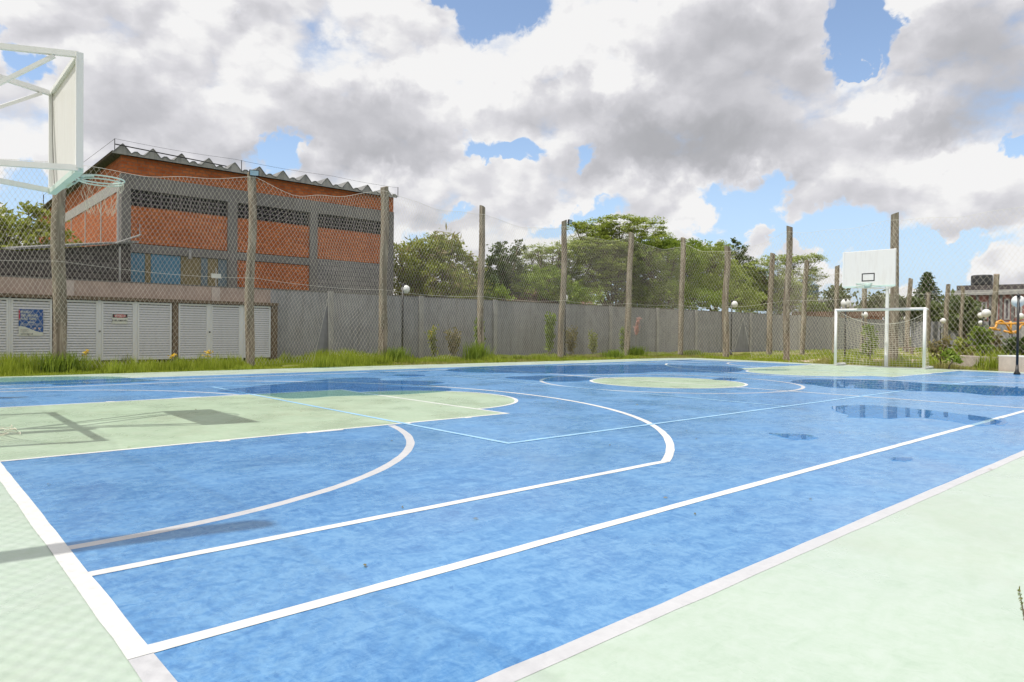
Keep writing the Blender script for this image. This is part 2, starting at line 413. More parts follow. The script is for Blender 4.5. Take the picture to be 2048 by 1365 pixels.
M['wall_pink'] = mat_concrete('beige_rendered_wall', (.40, .315, .27), (.26, .20, .175), .35)
M['pilaster'] = mat_concrete('pale_concrete_pilaster', (.50, .44, .40), (.30, .26, .23), .4)
M['pil_grey'] = mat_concrete('grey_concrete_pilaster', (.37, .36, .35), (.22, .21, .20), .4)
M['concrete'] = mat_concrete('bare_concrete_beam', (.185, .175, .168), (.12, .115, .11), .6)
M['slab_brown'] = mat_concrete('brown_stained_slab', (.17, .125, .09), (.06, .045, .035), .6)
M['planter'] = mat_concrete('pale_concrete_planter', (.50, .43, .385), (.28, .25, .23), .3)
M['roof'] = mat_concrete('weathered_fibre_cement', (.22, .22, .215), (.07, .07, .065), .8)
M['roof_end'] = mat_concrete('pale_fibre_cement_rib_end', (.34, .335, .32), (.10, .10, .09), .8)
M['rooftile'] = mat_concrete('old_roof_tile', (.20, .11, .075), (.08, .05, .04), .6)
def mat_wood():
    m = Mat('weathered_eucalyptus_wood')
    g = m.noise(7, 8, .7, m.co((1, 1, .12)), dist=.4); f = m.noise(2.0, 6, .6, m.co((1, 1, .7)))
    col = m.ramp(g, [(.34, (.07, .052, .038)), (.48, (.22, .18, .135)), (.64, (.40, .345, .27))])
    col = m.mix(m.math('MULTIPLY', m.ramp(f, [(.45, 0), (.65, 1)]), .55), col, (.20, .20, .15))
    m.set(col, .9, .2); m.bump(g, .7, .02); return m.m
M['wood'] = mat_wood()
def mat_metal_white(name, c, streak=(.34, .31, .27), amt=.3):
    m = Mat(name); st = m.noise(9, 6, .65, m.co((1, 1, .12))); f = m.noise(30, 4, .6)
    col = m.mix(m.math('MULTIPLY', m.ramp(st, [(.5, 0), (.78, 1)]), amt), c, streak)
    col = m.mix(m.math('MULTIPLY', m.ramp(f, [(.68, 0), (.8, 1)]), .4), col, (.30, .20, .14))
    m.set(col, .45, .4); return m.m
M['board'] = mat_metal_white('white_painted_board', (.74, .73, .71), (.58, .54, .50), .45)
M['pipe'] = mat_metal_white('white_painted_pipe', (.80, .80, .79), (.50, .50, .47), .35)
M['mint'] = mat_metal_white('mint_painted_steel', (.60, .73, .68), (.45, .55, .5), .3)
M['black'] = plain('black_metal', (.012, .012, .013), .4)
M['dark'] = plain('dark_opening', (.014, .013, .015), .8)
M['grille'] = plain('purple_grey_grille', (.115, .095, .105), .8, .3)
M['twine'] = plain('pale_nylon_twine', (.72, .67, .56), .7, .1)
M['rope'] = plain('pale_rope', (.70, .68, .60), .7, .1)
M['louvre'] = mat_metal_white('grey_aluminium_louvre', (.68, .69, .72), (.36, .35, .35), .3)
M['globe'] = plain('opal_white_globe', (.72, .72, .70), .2, .05, 3)
M['yellow'] = plain('yellow_powder_coat', (.75, .33, .02), .35, .05)
M['sign_blue'] = plain('blue_sign', (.02, .085, .30), .4, .05)
M['sign_white'] = plain('white_sign', (.62, .63, .58), .4, .05)
M['sign_red'] = plain('red_sign', (.45, .03, .06), .4, .05)
M['sign_black'] = plain('black_sign', (.02, .02, .02), .4, .05)
M['panel_blue'] = mat_concrete('blue_painted_shutter', (.10, .24, .36), (.10, .16, .2), .3)
M['panel_ochre'] = mat_concrete('olive_ochre_shutter', (.22, .18, .10), (.14, .12, .08), .4)
M['panel_greyblue'] = mat_concrete('greyish_blue_shutter', (.15, .20, .235), (.12, .14, .15), .4)
M['pinkhouse'] = mat_concrete('faded_pink_render', (.36, .17, .15), (.2, .12, .1), .5)
M['housewhite'] = mat_concrete('off_white_render', (.45, .43, .42), (.3, .28, .27), .3)
M['tankblue'] = plain('blue_tank_plastic', (.03, .12, .20), .5)
M['tankdark'] = plain('dark_tank', (.035, .035, .038), .6)
M['solar'] = plain('solar_panel_glass', (.05, .10, .16), .15)
M['lampglass'] = plain('floodlight_glass', (.35, .50, .60), .1)
def mat_leaf(name, dark, mid, light, trans=.42):
    m = Mat(name)
    geo = m.node('ShaderNodeNewGeometry')
    n = m.noise(.9, 3, .5)
    f = m.math('ADD', m.math('MULTIPLY', geo.outputs['Random Per Island'], .55), m.math('MULTIPLY', n, .45))
    col = m.ramp(f, [(.15, dark), (.5, mid), (.85, light)])
    m.set(col, .5, .3)
    tr = m.node('ShaderNodeBsdfTranslucent')
    m.L.new(m.mix(.35, col, (.45, .55, .05)), tr.inputs[0])
    mx = m.node('ShaderNodeMixShader'); mx.inputs[0].default_value = trans
    m.L.new(m.b.outputs[0], mx.inputs[1]); m.L.new(tr.outputs[0], mx.inputs[2]); m.L.new(mx.outputs[0], m.out.inputs[0])
    return m.m
M['lf_olive'] = mat_leaf('olive_leaf', (.13, .155, .028), (.26, .295, .058), (.43, .44, .11))
M['lf_feather'] = mat_leaf('feathery_leaf', (.14, .185, .04), (.29, .355, .085), (.47, .51, .155))
M['lf_dark'] = mat_leaf('dark_leaf', (.03, .048, .018), (.06, .095, .03), (.12, .17, .055), .2)
M['lf_mid'] = mat_leaf('mid_green_leaf', (.085, .14, .018), (.19, .275, .038), (.35, .44, .08))
M['lf_dry'] = mat_leaf('dry_leaf', (.13, .10, .05), (.24, .19, .10), (.38, .30, .16))
M['lf_far'] = mat_leaf('far_leaf', (.055, .075, .035), (.11, .14, .055), (.18, .21, .085), .2)
M['grass'] = mat_leaf('grass_blade', (.13, .19, .015), (.29, .36, .035), (.50, .54, .09), .4)
M['grass_dry'] = mat_leaf('dry_grass_blade', (.18, .16, .06), (.34, .31, .11), (.50, .44, .2), .4)
M['flower'] = plain('yellow_petal', (.80, .55, .03), .6)
M['plume'] = plain('pink_plume', (.55, .32, .28), .9)
M['twig'] = plain('grey_twig', (.22, .18, .145), .9, .25)
M['bark'] = plain('brown_bark', (.14, .105, .075), .9, .3, 9, bump=.5, stretch=(1, 1, .3))
def mat_ground():
    m = Mat('grassy_soil')
    a = m.noise(.5, 6, .6); b = m.noise(6, 7, .65)
    t = m.math('ADD', m.math('MULTIPLY', a, .6), m.math('MULTIPLY', b, .4))
    m.set(m.ramp(t, [(.36, (.10, .13, .03)), (.5, (.18, .19, .055)), (.62, (.30, .25, .13))]), .95, .1); m.bump(b, .5, .05); return m.m
M['ground'] = mat_ground()
M['sand'] = mat_concrete('sandy_path', (.52, .42, .33), (.36, .28, .2), .3)

# ------------------------------------------------------------------ ground and court
def sheet(name, x0, x1, y0, y1, z, mat, kind='structure'):
    o = MB().poly([(x0, y0, z), (x1, y0, z), (x1, y1, z), (x0, y1, z)]).build(name, mat)
    return tag(o, kind=kind)
tag(MB().poly([(-900, -900, -.07), (900, -900, -.07), (900, 900, -.07), (-900, 900, -.07)]).build('ground', M['ground']), kind='structure')
YO, LC, SLX, SLY = 8.10, 26.23, 27.3, 10.03
# apron slab with an irregular painted edge
def slab():
    pts = []
    def edge(a, b, n, amp):
        for i in range(n):
            t = i/n; x = a[0]+(b[0]-a[0])*t; y = a[1]+(b[1]-a[1])*t
            dx, dy = b[1]-a[1], -(b[0]-a[0]); l = math.hypot(dx, dy); o = random.uniform(-amp, amp)
            pts.append((x+dx/l*o, y+dy/l*o))
    C = [(-2.6, -14), (SLX, -14), (SLX, 3.0), (SLX+.9, 9.0), (SLX-.6, SLY-.35), (12, SLY+.05), (-2.6, SLY)]
    for i in range(len(C)): edge(C[i], C[(i+1) % len(C)], 30, .03)
    mb = MB(); n = len(pts)
    mb.poly([(x, y, -.0005) for x, y in pts])
    b = len(mb.v); mb.v += [(x, y, -.15) for x, y in pts]
    mb.f += [(i, b+i, b+(i+1) % n, (i+1) % n) for i in range(n)]
    return mb
tag(slab().build('pavement', M['green']), kind='structure')
tag(MB().poly([(0, -YO, 0), (LC, -YO, 0), (LC, YO, 0), (0, YO, 0)]).build('court_floor', M['blue']), kind='structure')
FT, R1, KW = 5.87, 1.75, 2.45
def arc(cx, cy, r, a0, a1, n=64):
    return [(cx+r*math.cos(a0+(a1-a0)*i/n), cy+r*math.sin(a0+(a1-a0)*i/n)) for i in range(n+1)]
keys = MB(); white = MB(); grey = MB(); lb = MB()
for sgn in (1, -1):
    X = (lambda x: x) if sgn > 0 else (lambda x: LC-x)
    def T(pts): return [(X(x), y) for x, y in pts]
    prof = [(0, -KW), (FT, -KW), (FT, -R1)] + arc(FT, 0, R1, -PI/2, PI/2, 40) + [(FT, R1), (FT, KW), (0, KW)]
    q = [(x, y, .0010) for x, y in T(prof)]
    keys.poly(q if sgn > 0 else q[::-1])
    z = .0022
    white.strip(T([(0, -KW), (FT+.03, -KW)]), .06, z); white.strip(T([(0, KW), (FT+.03, KW)]), .06, z)
    white.strip(T([(FT, -KW+.031), (FT, KW-.031)]), .06, z)
    white.strip(T(arc(FT+.034, 0, R1, -PI/2, PI/2)), .06, z)
    white.strip(T([(.016, -6.09), (4.55, -6.09)]), .075, z); white.strip(T([(.016, 6.09), (4.55, 6.09)]), .075, z)
    a0 = math.atan2(-6.10, 4.55-1.20); R3 = math.hypot(6.10, 4.55-1.20)
    white.strip(T(arc(1.20, 0, R3, a0, -a0, 90)), .085, z+.0004)
    white.strip(T([(-.02, -7.15), (-.02, 7.15)]), .085, z+.0008)
    for x0, x1 in ((1.84, 1.96), (2.81, 3.26), (4.1, 4.2), (5.06, 5.17)):
        for s2 in (1, -1):
            xm = (x0+x1)/2; white.strip(T([(x0, s2*(KW+.055)), (x1, s2*(KW+.055))]), .05, z)
    # futsal penalty arcs (grey), hidden by the key
    zg = .0005
    for s2 in (1, -1):
        pts = arc(0, 1.55, 4.02, PI/2, .245 if True else 0, 40)
        pts = [(x, s2*y) for x, y in pts]
        grey.strip(T(pts), .085, zg)
    for s2 in (1, -1): grey.strip(T([(-.02, s2*7.152), (-.02, s2*8.145)]), .085, z+.0002)
for s2 in (1, -1):
    white.strip([(.022, s2*7.11), (LC-.022, s2*7.11)], .078, .0022)
    grey.strip([(.024, s2*8.10), (LC-.024, s2*8.10)], .085, .0009)
white.strip([(LC/2, -7.07), (LC/2, 7.07)], .07, .0026)
disc = [(LC/2+1.8*math.cos(t*PI/48), 1.8*math.sin(t*PI/48), .0010) for t in range(96)]
keys.poly(disc)
white.strip([(LC/2+1.8*math.cos(t*PI/48), 1.8*math.sin(t*PI/48)) for t in range(96)], .07, .0032, True)
grey.strip([(LC/2+3.0*math.cos(t*PI/60), 3.0*math.sin(t*PI/60)) for t in range(120)], .085, .0014, True)
VX0, VX1, VY = LC/2-9, LC/2+9, 4.45
lb.strip([(VX0+.035, -VY), (VX1-.035, -VY)], .065, .0036); lb.strip([(VX0+.03, VY), (VX1-.035, VY)], .065, .0036)
for x in (VX0, VX1, LC/2-3, LC/2+3): lb.strip([(x, -VY-.03), (x, VY+.03)], .065, .0039)
tag(keys.build('court_key', M['key_green']), kind='structure')
tag(white.build('court_line', M['white_line']), kind='structure')
tag(grey.build('court_line', M['grey_line']), kind='structure')
tag(lb.build('court_line', M['lblue_line']), kind='structure')

# puddles
def chaikin(p, n=2):
    for _ in range(n):
        q = []
        for i in range(len(p)):
            a, b = p[i], p[(i+1) % len(p)]
            q += [(a[0]*.75+b[0]*.25, a[1]*.75+b[1]*.25), (a[0]*.25+b[0]*.75, a[1]*.25+b[1]*.75)]
        p = q
    return p
def ell(u, v, ru, rv, n=14): return [(u+ru*math.cos(2*PI*i/n)*random.uniform(.85, 1.1), v-rv*math.sin(2*PI*i/n)*random.uniform(.8, 1.15)) for i in range(n)]
PUD = [
 [(-60, 757), (60, 754.5), (230, 753), (262, 757), (298, 760), (325, 762), (280, 765), (220, 768), (150, 771), (98, 772), (110, 769), (60, 770), (0, 771), (-60, 773)],
 ell(295, 770.5, 22, 1.1), ell(5, 797, 24, 1.6),
 [(417, 783.5), (473, 777.6), (530, 771.5), (558, 769), (614, 763), (687, 756.5), (731, 755.7), (768, 757.7), (752, 761.5), (820, 762), (895, 765), (880, 768), (850, 770), (905, 774), (800, 772), (760, 771), (840, 775), (912, 778), (890, 785), (800, 790), (722, 792), (664, 793), (588, 799.6), (541, 794), (488, 786.5)],
 ell(763, 745, 32, .8), ell(846, 743.4, 12, .7), ell(819, 751.3, 35, 2.2),
 [(881, 741.7), (920, 737), (994, 732.8), (1093, 732.3), (1233, 730.8), (1329, 729.5), (1368, 731.8), (1460, 733), (1482, 737), (1493, 740.6), (1462, 746.5), (1378, 745.5), (1300, 744), (1281, 747.5), (1180, 749), (1100, 748), (1008, 746.5), (919, 745)],
 [(1004, 755), (1060, 752.5), (1110, 751.6), (1178, 755.7), (1192, 759.8), (1155, 764.5), (1093, 764), (1050, 760), (1018, 758)],
 ell(1449, 759.2, 28, 2.7),
 [(1577, 763), (1612, 758.8), (1700, 760.3), (1755, 760.5), (1792, 762.5), (1843, 767), (1902, 770), (1980, 772), (2060, 774.5), (2120, 778), (2110, 793), (2048, 793), (1980, 791.8), (1951, 789), (1921, 785), (1824, 783), (1726, 778), (1648, 775), (1632, 770.3), (1589, 767.4)],
 [(1658, 813), (1738, 809.6), (1819, 817), (1921, 828), (1990, 838), (2010, 847), (1957, 855), (1899, 841), (1811, 834), (1780, 840), (1750, 836), (1687, 836), (1700, 831), (1665, 821)],
 [(1530, 867), (1560, 868), (1612, 869.5), (1632, 873), (1635, 878), (1620, 880.5), (1590, 880), (1565, 875)],
 ell(1803, 919, 24, 4), ell(1540, 740.6, 48, 1.2), ell(1363, 721.3, 22, .8), ell(2000, 845, 12, 8), ell(655, 736.3, 35, .5)]
for k, p in enumerate(PUD):
    p = chaikin(p, 2)
    pts = [G(u, v) for u, v in p]
    A = sum(pts[i].x*pts[(i+1) % len(pts)].y - pts[(i+1) % len(pts)].x*pts[i].y for i in range(len(pts)))
    q = [(a.x+random.uniform(-.025, .025), a.y+random.uniform(-.025, .025), .0055) for a in pts]
    if A < 0: q = q[::-1]
    tag(MB().poly(q).build('puddle', M['water']), kind='structure')

# ------------------------------------------------------------------ fence posts, nets
def wood_post(name, x, y, h, r, lean=(0, 0), seed=0, flare=.12):
    rnd = random.Random(seed)
    n = 14; m = 16; vs = []; ph = [rnd.uniform(0, 6.28) for _ in range(4)]
    bx, by = 0, 0
    for i in range(m):
        t = i/(m-1); z = -.25+(h+.25)*t
        cx = lean[0]*t + .03*math.sin(3*t*PI+ph[0]); cy = lean[1]*t + .03*math.sin(2.4*t*PI+ph[1])
        rr = r*(1+flare*(1-t))*(1+.04*math.sin(9*t+ph[2]))
        for k in range(n):
            a = 2*PI*k/n; q = rr*(1+.05*math.sin(3*a+ph[3]+4*t)+rnd.uniform(-.03, .03))
            zz = z + (.05*math.cos(a+ph[1]) if i == m-1 else 0)
            vs.append((cx+q*math.cos(a), cy+q*math.sin(a), zz))
    fs = [(i*n+k, i*n+(k+1) % n, (i+1)*n+(k+1) % n, (i+1)*n+k) for i in range(m-1) for k in range(n)]
    fs += [tuple(range(n))[::-1], tuple((m-1)*n+k for k in range(n))]
    o = link_mesh(name, vs, fs, M['wood'], loc=(x, y, 0))
    return shade_flat_caps(o, 50)
FY = 12.4
side = []           # posts of the long side fence
labs = ['thick round wooden post right below the tilted white backboard, beside the blue warning sign',
        'round wooden post with a small solar floodlight on top, in front of the brick building',
        'round wooden post standing before the right end of the brick building',
        'pale wooden post between the first two white globe lamps',
        'dark sided wooden post with a square floodlight on top',
        'wooden post in front of the tallest feathery tree, beside a pink plume of grass',
        'knotty brown wooden post in front of the rounded pale green tree']
for i, (ub, ut, vt, r, zoff) in enumerate([(118, 119, 360, .150, 0), (498, 505, 346, .128, 0), (765, 769, 374, .145, 0), (960, 965, 414, .125, 0), (1121, 1130, 442, .125, 0), (1254, 1262, 466, .135, 0), (1361, 1366, 476, .135, 0)]):
    pb = at_y(ub, 690, FY); pt = at_y(ut, vt, FY)
    if i == 0: pt = Vector((pb.x, FY, 6.1))
    o = wood_post('fence_post', pb.x, FY, pt.z, r, (pt.x-pb.x, 0), i)
    tag(o, labs[i], 'fence post', 'wooden posts of the long side fence'); side.append((pb.x, FY, pt.z))
backp = []
labs = ['reddish brown wooden post beside the torn net and the third white globe lamp',
        'tall slim wooden post between the torn net and the football goal',
        'tallest wooden post, thick at its foot, directly behind the right edge of the far backboard']
for i, (ub, ut, vt, X, r) in enumerate([(1451, 1454, 493, 31.0, .15), (1571, 1579, 454, 30.3, .135), (1787, 1791, 427, 29.6, .14)]):
    pb = at_x(ub, 690, X); pt = at_x(ut, vt, X)
    o = wood_post('fence_post', pb.x, pb.y, pt.z, r, (0, pt.y-pb.y), 20+i, .32 if i == 2 else .1)
    tag(o, labs[i], 'fence post', 'wooden posts of the back fence'); backp.append((pb.x, pb.y, pt.z))
# fence behind the near baseline: left of the picture, seen through its shadow
rear = []
for i, y in enumerate((-10.1, -5.19, -.15, 4.7, 9.6)):
    o = wood_post('fence_post', -1.9, y, 6.42, .105, (0, 0), 40+i)
    tag(o, 'wooden post of the fence behind the near baseline, casting a long shadow on the court', 'fence post', 'wooden posts behind the near baseline')
    rear.append((-1.9, y, 6.42))

def tubes_np(polys, r, nside=3):
    V = []; F = []; off = 0
    for P in polys:
        P = np.asarray(P, float); m = len(P)
        if m < 2: continue
        d = np.gradient(P, axis=0); d /= np.linalg.norm(d, axis=1)[:, None]+1e-9
        up = np.array([.31, .17, .93]); a = np.cross(d, up); a /= np.linalg.norm(a, axis=1)[:, None]+1e-9; b = np.cross(d, a)
        ring = [P+(a*math.cos(2*PI*k/nside)+b*math.sin(2*PI*k/nside))*r for k in range(nside)]
        v = np.stack(ring, 1).reshape(-1, 3); V.append(v)
        i = np.arange(m-1)[:, None]*nside; k = np.arange(nside)[None]; k2 = (k+1) % nside
        f = np.stack([i+k, i+k2, i+nside+k2, i+nside+k], -1).reshape(-1, 4)+off; F.append(f); off += m*nside
    return np.concatenate(V), np.concatenate(F)
def in_tri(px, pz, tri):
    (x1, z1), (x2, z2), (x3, z3) = tri
    d = (z2-z3)*(x1-x3)+(x3-x2)*(z1-z3)
    a = ((z2-z3)*(px-x3)+(x3-x2)*(pz-z3))/d; b = ((z3-z1)*(px-x3)+(x1-x3)*(pz-z3))/d
    return (a > 0) & (b > 0) & (a+b < 1)
def net(posts, cw, ch, drop, sag, label, r=.0042, bottom=.04, tears=(), seed=0, mid_rope=None, wob=.05, pulls=(), name='net', group=None, offs=.16, ropes=True, topd=None):
    """diamond twine net hung between posts; s runs along the polyline of posts"""
    P = [np.array(p[:2], float) for p in posts]; H = [p[2] for p in posts]
    seg = [np.linalg.norm(P[i+1]-P[i]) for i in range(len(P)-1)]; cum = np.concatenate([[0], np.cumsum(seg)]); Lt = cum[-1]
    rnd = np.random.default_rng(seed)
    ph = rnd.uniform(0, 6.28, 6)
    if topd is None: topd = [drop]*len(posts)
    sags = [sag*rnd.uniform(.6, 1.3) for _ in seg]
    def top(s):
        i = np.clip(np.searchsorted(cum, s, side='right')-1, 0, len(seg)-1)
        t = (s-cum[i])/np.array(seg)[i]; ha = np.array(H)[i]-np.array(topd)[i]; hb = np.array(H)[i+1]-np.array(topd)[i+1]
        return ha*(1-t)+hb*t-np.array(sags)[i]*4*t*(1-t)
    def place(s, q):            # q 0..1 from bottom to top
        s2 = s + wob*np.sin(q*5+s*1.3+ph[0]) + wob*.7*np.sin(q*11+s*2.1+ph[1])
        z = bottom+(top(s)-bottom)*q + .03*np.sin(s*3+ph[2]+q*4)
        for (sc, zc, rad, ds, dz) in pulls:
            w = np.exp(-((s-sc)**2+(z-zc)**2)/rad**2); s2 = s2+ds*w; z = z+dz*w
        s2 = np.clip(s2, 0, Lt)
        i = np.clip(np.searchsorted(cum, s2, side='right')-1, 0, len(seg)-1); t = (s2-cum[i])/np.array(seg)[i]
        Pa = np.array(P)
        xy = Pa[i]*(1-t)[:, None]+Pa[i+1]*t[:, None]
        dirv = (Pa[i+1]-Pa[i])/np.array(seg)[i][:, None]; nrm = np.stack([dirv[:, 1], -dirv[:, 0]], 1)
        bulge = .05*np.sin(s2*1.7+ph[3])*np.sin(q*3.0+ph[4])+offs*0
        xy = xy+nrm*(bulge+offs)[:, None]
        return np.concatenate([xy, z[:, None]], 1), s2
    Hm = max(H); polys = []
    nz = int(Hm/ch*2)+1
    ks = np.arange(-nz-2, int(Lt/cw)+nz+2)
    for sgn in (1, -1):
        for k in ks:
            q = np.linspace(0, 1, nz+1); s = (k+.5*(sgn < 0))*cw + sgn*q*nz*cw/2
            ok = (s >= 0) & (s <= Lt)
            if ok.sum() < 2: continue
            i0 = np.argmax(ok); i1 = len(ok)-np.argmax(ok[::-1])
            xyz, s2 = place(s[i0:i1], q[i0:i1])
            cut = np.zeros(len(s2), bool)
            for tr in tears: cut |= in_tri(s2, xyz[:, 2], tr)
            run = []
            for a, c in zip(xyz, cut):
                if c:
                    if len(run) > 1: polys.append(np.array(run))
                    run = []
                else: run.append(a)
            if len(run) > 1: polys.append(np.array(run))
    root = empty(name, (float(P[0][0]), float(P[0][1]), 0)); tag(root, label, 'net', group)
    off = np.array([P[0][0], P[0][1], 0])
    V, F = tubes_np(polys, r); link_mesh('mesh', V-off, F, M['twine'], root)
    if ropes:
        s = np.linspace(0, Lt, int(Lt*4)); xyz, _ = place(s, np.ones_like(s)); V, F = tubes_np([xyz], r*1.7, 5)
        link_mesh('top_rope', V-off, F, M['rope'], root)
        if mid_rope:
            xyz, _ = place(s, np.full_like(s, .5))
            i = np.clip(np.searchsorted(cum, s, side='right')-1, 0, len(seg)-1); t = (s-cum[i])/np.array(seg)[i]
            mr = np.array(mid_rope); xyz[:, 2] = mr[i]*(1-t)+mr[i+1]*t - .10*4*t*(1-t)
            V, F = tubes_np([xyz], r*1.5, 5); link_mesh('middle_rope', V-off, F, M['rope'], root)
        ed = []
        for tr in tears:
            for a, b in ((tr[0], tr[1]), (tr[1], tr[2])):
                n = 12; ss = np.linspace(a[0], b[0], n); zz = np.linspace(a[1], b[1], n)
                i = np.clip(np.searchsorted(cum, ss, side='right')-1, 0, len(seg)-1); t = (ss-cum[i])/np.array(seg)[i]; Pa = np.array(P)
                xy = Pa[i]*(1-t)[:, None]+Pa[i+1]*t[:, None]; dv = (Pa[i+1]-Pa[i])/np.array(seg)[i][:, None]
                ed.append(np.concatenate([xy+np.stack([dv[:, 1], -dv[:, 0]], 1)*offs, zz[:, None]], 1))
        if ed:
            V, F = tubes_np(ed, r*1.5, 4); link_mesh('torn_edge', V-off, F, M['rope'], root)
    return root
p0 = (side[0][0]-4.9, FY, 6.3)
sideP = [p0]+side
def s_side(u, v=650): return at_y(u, v, FY).x-p0[0]
def z_side(u, v): return at_y(u, v, FY).z
tear1 = ((s_side(622), .0), (s_side(651), z_side(651, 598)), (s_side(657), .0))
net(sideP, .118, .235, .25, .35, 'long diamond mesh net before the grey wall, torn open near the brick building', r=.0031,
    tears=(tear1,), seed=3, mid_rope=[2.95, 2.95, 2.80, 2.66, 2.62, 2.62, 2.66, 2.80], topd=[.5, .45, .12, .15, .3, .3, .3, .5],
    pulls=((s_side(600), 3.0, 1.6, .45, -.15), (s_side(690), 1.2, .9, -.25, .2), (s_side(560), 5.6, 1.0, .3, -.2)), group='fence nets')
bp = [side[-1]]+backp+[(29.0, -4.9, 6.2), (28.5, -10, 6.2)]
cumb = [0]
for i in range(len(bp)-1): cumb.append(cumb[-1]+math.hypot(bp[i+1][0]-bp[i][0], bp[i+1][1]-bp[i][1]))
def s_back(u, v=690):       # arc length on the back fence under photo column u
    for i in range(len(bp)-1):
        a, b = bp[i], bp[i+1]
        for k in range(200):
            t = k/200; x = a[0]+(b[0]-a[0])*t; y = a[1]+(b[1]-a[1])*t
            d = Vector((x, y, 1))-CP; uu = 1024+FPX*d.dot(RC)/d.dot(F0)
            if uu >= u: return cumb[i]+t*(cumb[i+1]-cumb[i])
    return cumb[-1]
tear2 = ((s_back(1470), 0), (s_back(1490), 1.95), (s_back(1509), 0))
net(bp, .19, .30, .25, .25, 'wide meshed net hung between the posts of the back fence behind the football goal', r=.0029, tears=(tear2,), seed=8,
    mid_rope=[2.75, 2.55, 2.75, 2.85, 2.9, 2.9], group='fence nets')
net(rear, .13, .22, .2, .2, 'diamond mesh net of the fence behind the near baseline', r=.0022, seed=12, group='fence nets')

# floodlights on two posts
def flood(i, size, label, solar):
    x, y, h = side[i]; lean = (at_y((505, 1130)[i == 4], 400, FY).x - at_y((498, 1121)[i == 4], 690, FY).x)
    t = empty('floodlight', (x+lean, y-.13, h-.12)); tag(t, label, 'floodlight', 'floodlights on the fence posts')
    MB().box(-size, size, -.05, .02, 0, size*1.25).build('housing', M['black'], t)
    MB().box(-size*.84, size*.84, -.058, -.0505, size*.12, size*1.12).build('glass', M['lampglass'], t)
    MB().bar((0, .05, -.1), (0, 0, .06), .05).build('bracket', M['black'], t)
    t.rotation_euler = (math.radians(14), 0, math.radians(-20 if solar else 12))
    if i == 4: t.location.x += .16
    return t
flood(1, .15, 'pale blue faced floodlight on the post in front of the brick building', True)
flood(4, .14, 'small black framed floodlight on the post beside the feathery tree', False)

# ------------------------------------------------------------------ perimeter wall
WY, WH = 15.5, 2.64
w = empty('perimeter_wall', (-8, WY, 0)); tag(w, 'long grey rendered wall behind the fence, beige above the louvred cupboards', 'wall')
XS = 9.9
MB().box(0, XS+8, 0, .14, -.1, WH).build('beige_section', M['wall_pink'], w)
MB().box(XS+8, 84, 0, .14, -.1, WH).build('grey_section', M['wall_grey'], w)
MB().box(-.2, 84, -.015, .155, WH, WH+.04).build('coping', M['concrete'], w)
for u in (137, 431): 
    x = at_y(u, 575, WY).x+8; MB().box(x-.14, x+.14, -.05, -.002, 1.5, WH-.02).build('pilaster', M['pilaster'], w)
for u in (660, 841, 989, 1220, 1314, 1391, 1445, 1500):
    x = at_y(u, 650, WY).x+8; MB().box(x-.11, x+.11, -.08, -.002, -.1, WH+.06).build('pilaster', M['pil_grey'], w)
x = at_y(806, 650, WY).x+8; MB().box(x-.02, x+.02, -.005, .0, 0, WH).build('joint', M['dark'], w)
for x in (60, 66, 72, 78): MB().box(x-.11, x+.11, -.08, -.002, -.1, WH+.06).build('pilaster', M['pil_grey'], w)
w = empty('perimeter_wall', (76, 15.6, 0)); tag(w, 'far grey wall closing the park behind the outdoor gym', 'wall')
MB().box(.15, .3, -60, -.1, -.1, 2.6).build('panel', M['wall_grey'], w)
for k in range(18): MB().box(.05, .148, -3.3*k-3, -3.3*k-2.75, -.1, 2.66).build('pilaster', M['pil_grey'], w)

# louvred gas cupboards in front of the wall
cab = empty('gas_cupboard', (-3, 15.0, 0)); tag(cab, 'row of grey louvred doors under a stained brown slab, built against the beige wall', 'cupboard')
MB().box(-1, 12.95, -.12, .498, 2.03, 2.13).build('roof_slab', M['slab_brown'], cab)
MB().box(12.72, 12.95, -.03, .498, -.1, 2.028).build('side_wall', M['slab_brown'], cab)
MB().box(-1, 12.71, .30, .45, -.1, 2.028).build('back_panel', M['dark'], cab)
for a, b in ((345, 356), (105, 128)):
    x0, x1 = at_y(a, 680, 15).x+3, at_y(b, 680, 15).x+3
    MB().box(x0, x1, -.02, .295, -.1, 2.028).build('pillar', M['slab_brown'], cab)
def xd(u): return at_y(u, 680, 15).x+3
doors = [(xd(203), xd(269)), (xd(275), xd(343)), (xd(130), xd(196)), (xd(357), xd(416)), (xd(422), xd(481)), (xd(487), xd(541)), (xd(22), xd(104)), (xd(-48), xd(17)), (xd(-120), xd(-54))]
for (a, b) in doors:
    d = MB(); z0, z1 = .14, 2.0
    d.box(a, a+.05, -.01, .04, z0, z1).box(b-.05, b, -.01, .04, z0, z1).box(a+.05, b-.05, -.01, .04, z0, z0+.06).box(a+.05, b-.05, -.01, .04, z1-.06, z1)
    dd = d.build('door', M['louvre'], cab)
    s = MB(); n = 22; ht = (z1-z0-.14)/n
    for k in range(n):
        zb = z0+.07+k*ht
        y0, y1, zt_ = -.012, .030, zb+ht*.80
        s.add([(a+.05, y0, zb), (b-.05, y0, zb), (b-.05, y1, zt_), (a+.05, y1, zt_), (a+.05, y0+.006, zb-.006), (b-.05, y0+.006, zb-.006), (b-.05, y1+.006, zt_-.006), (a+.05, y1+.006, zt_-.006)],
              [(0, 1, 2, 3), (7, 6, 5, 4), (0, 4, 5, 1), (3, 2, 6, 7)])
    s.build('louvre_slats', M['louvre'], dd)
for u in (199, 419): MB().sphere((xd(u), -.03, 1.05), .03, 8, 6).build('handle', M['dark'], cab)
for u0, u1 in ((269, 275), (196, 203), (416, 422), (481, 487), (17, 22), (-54, -48)):
    MB().box(xd(u0)+.005, xd(u1)-.005, .0, .05, 0, 2.02).build('door_frame', M['louvre'], cab)

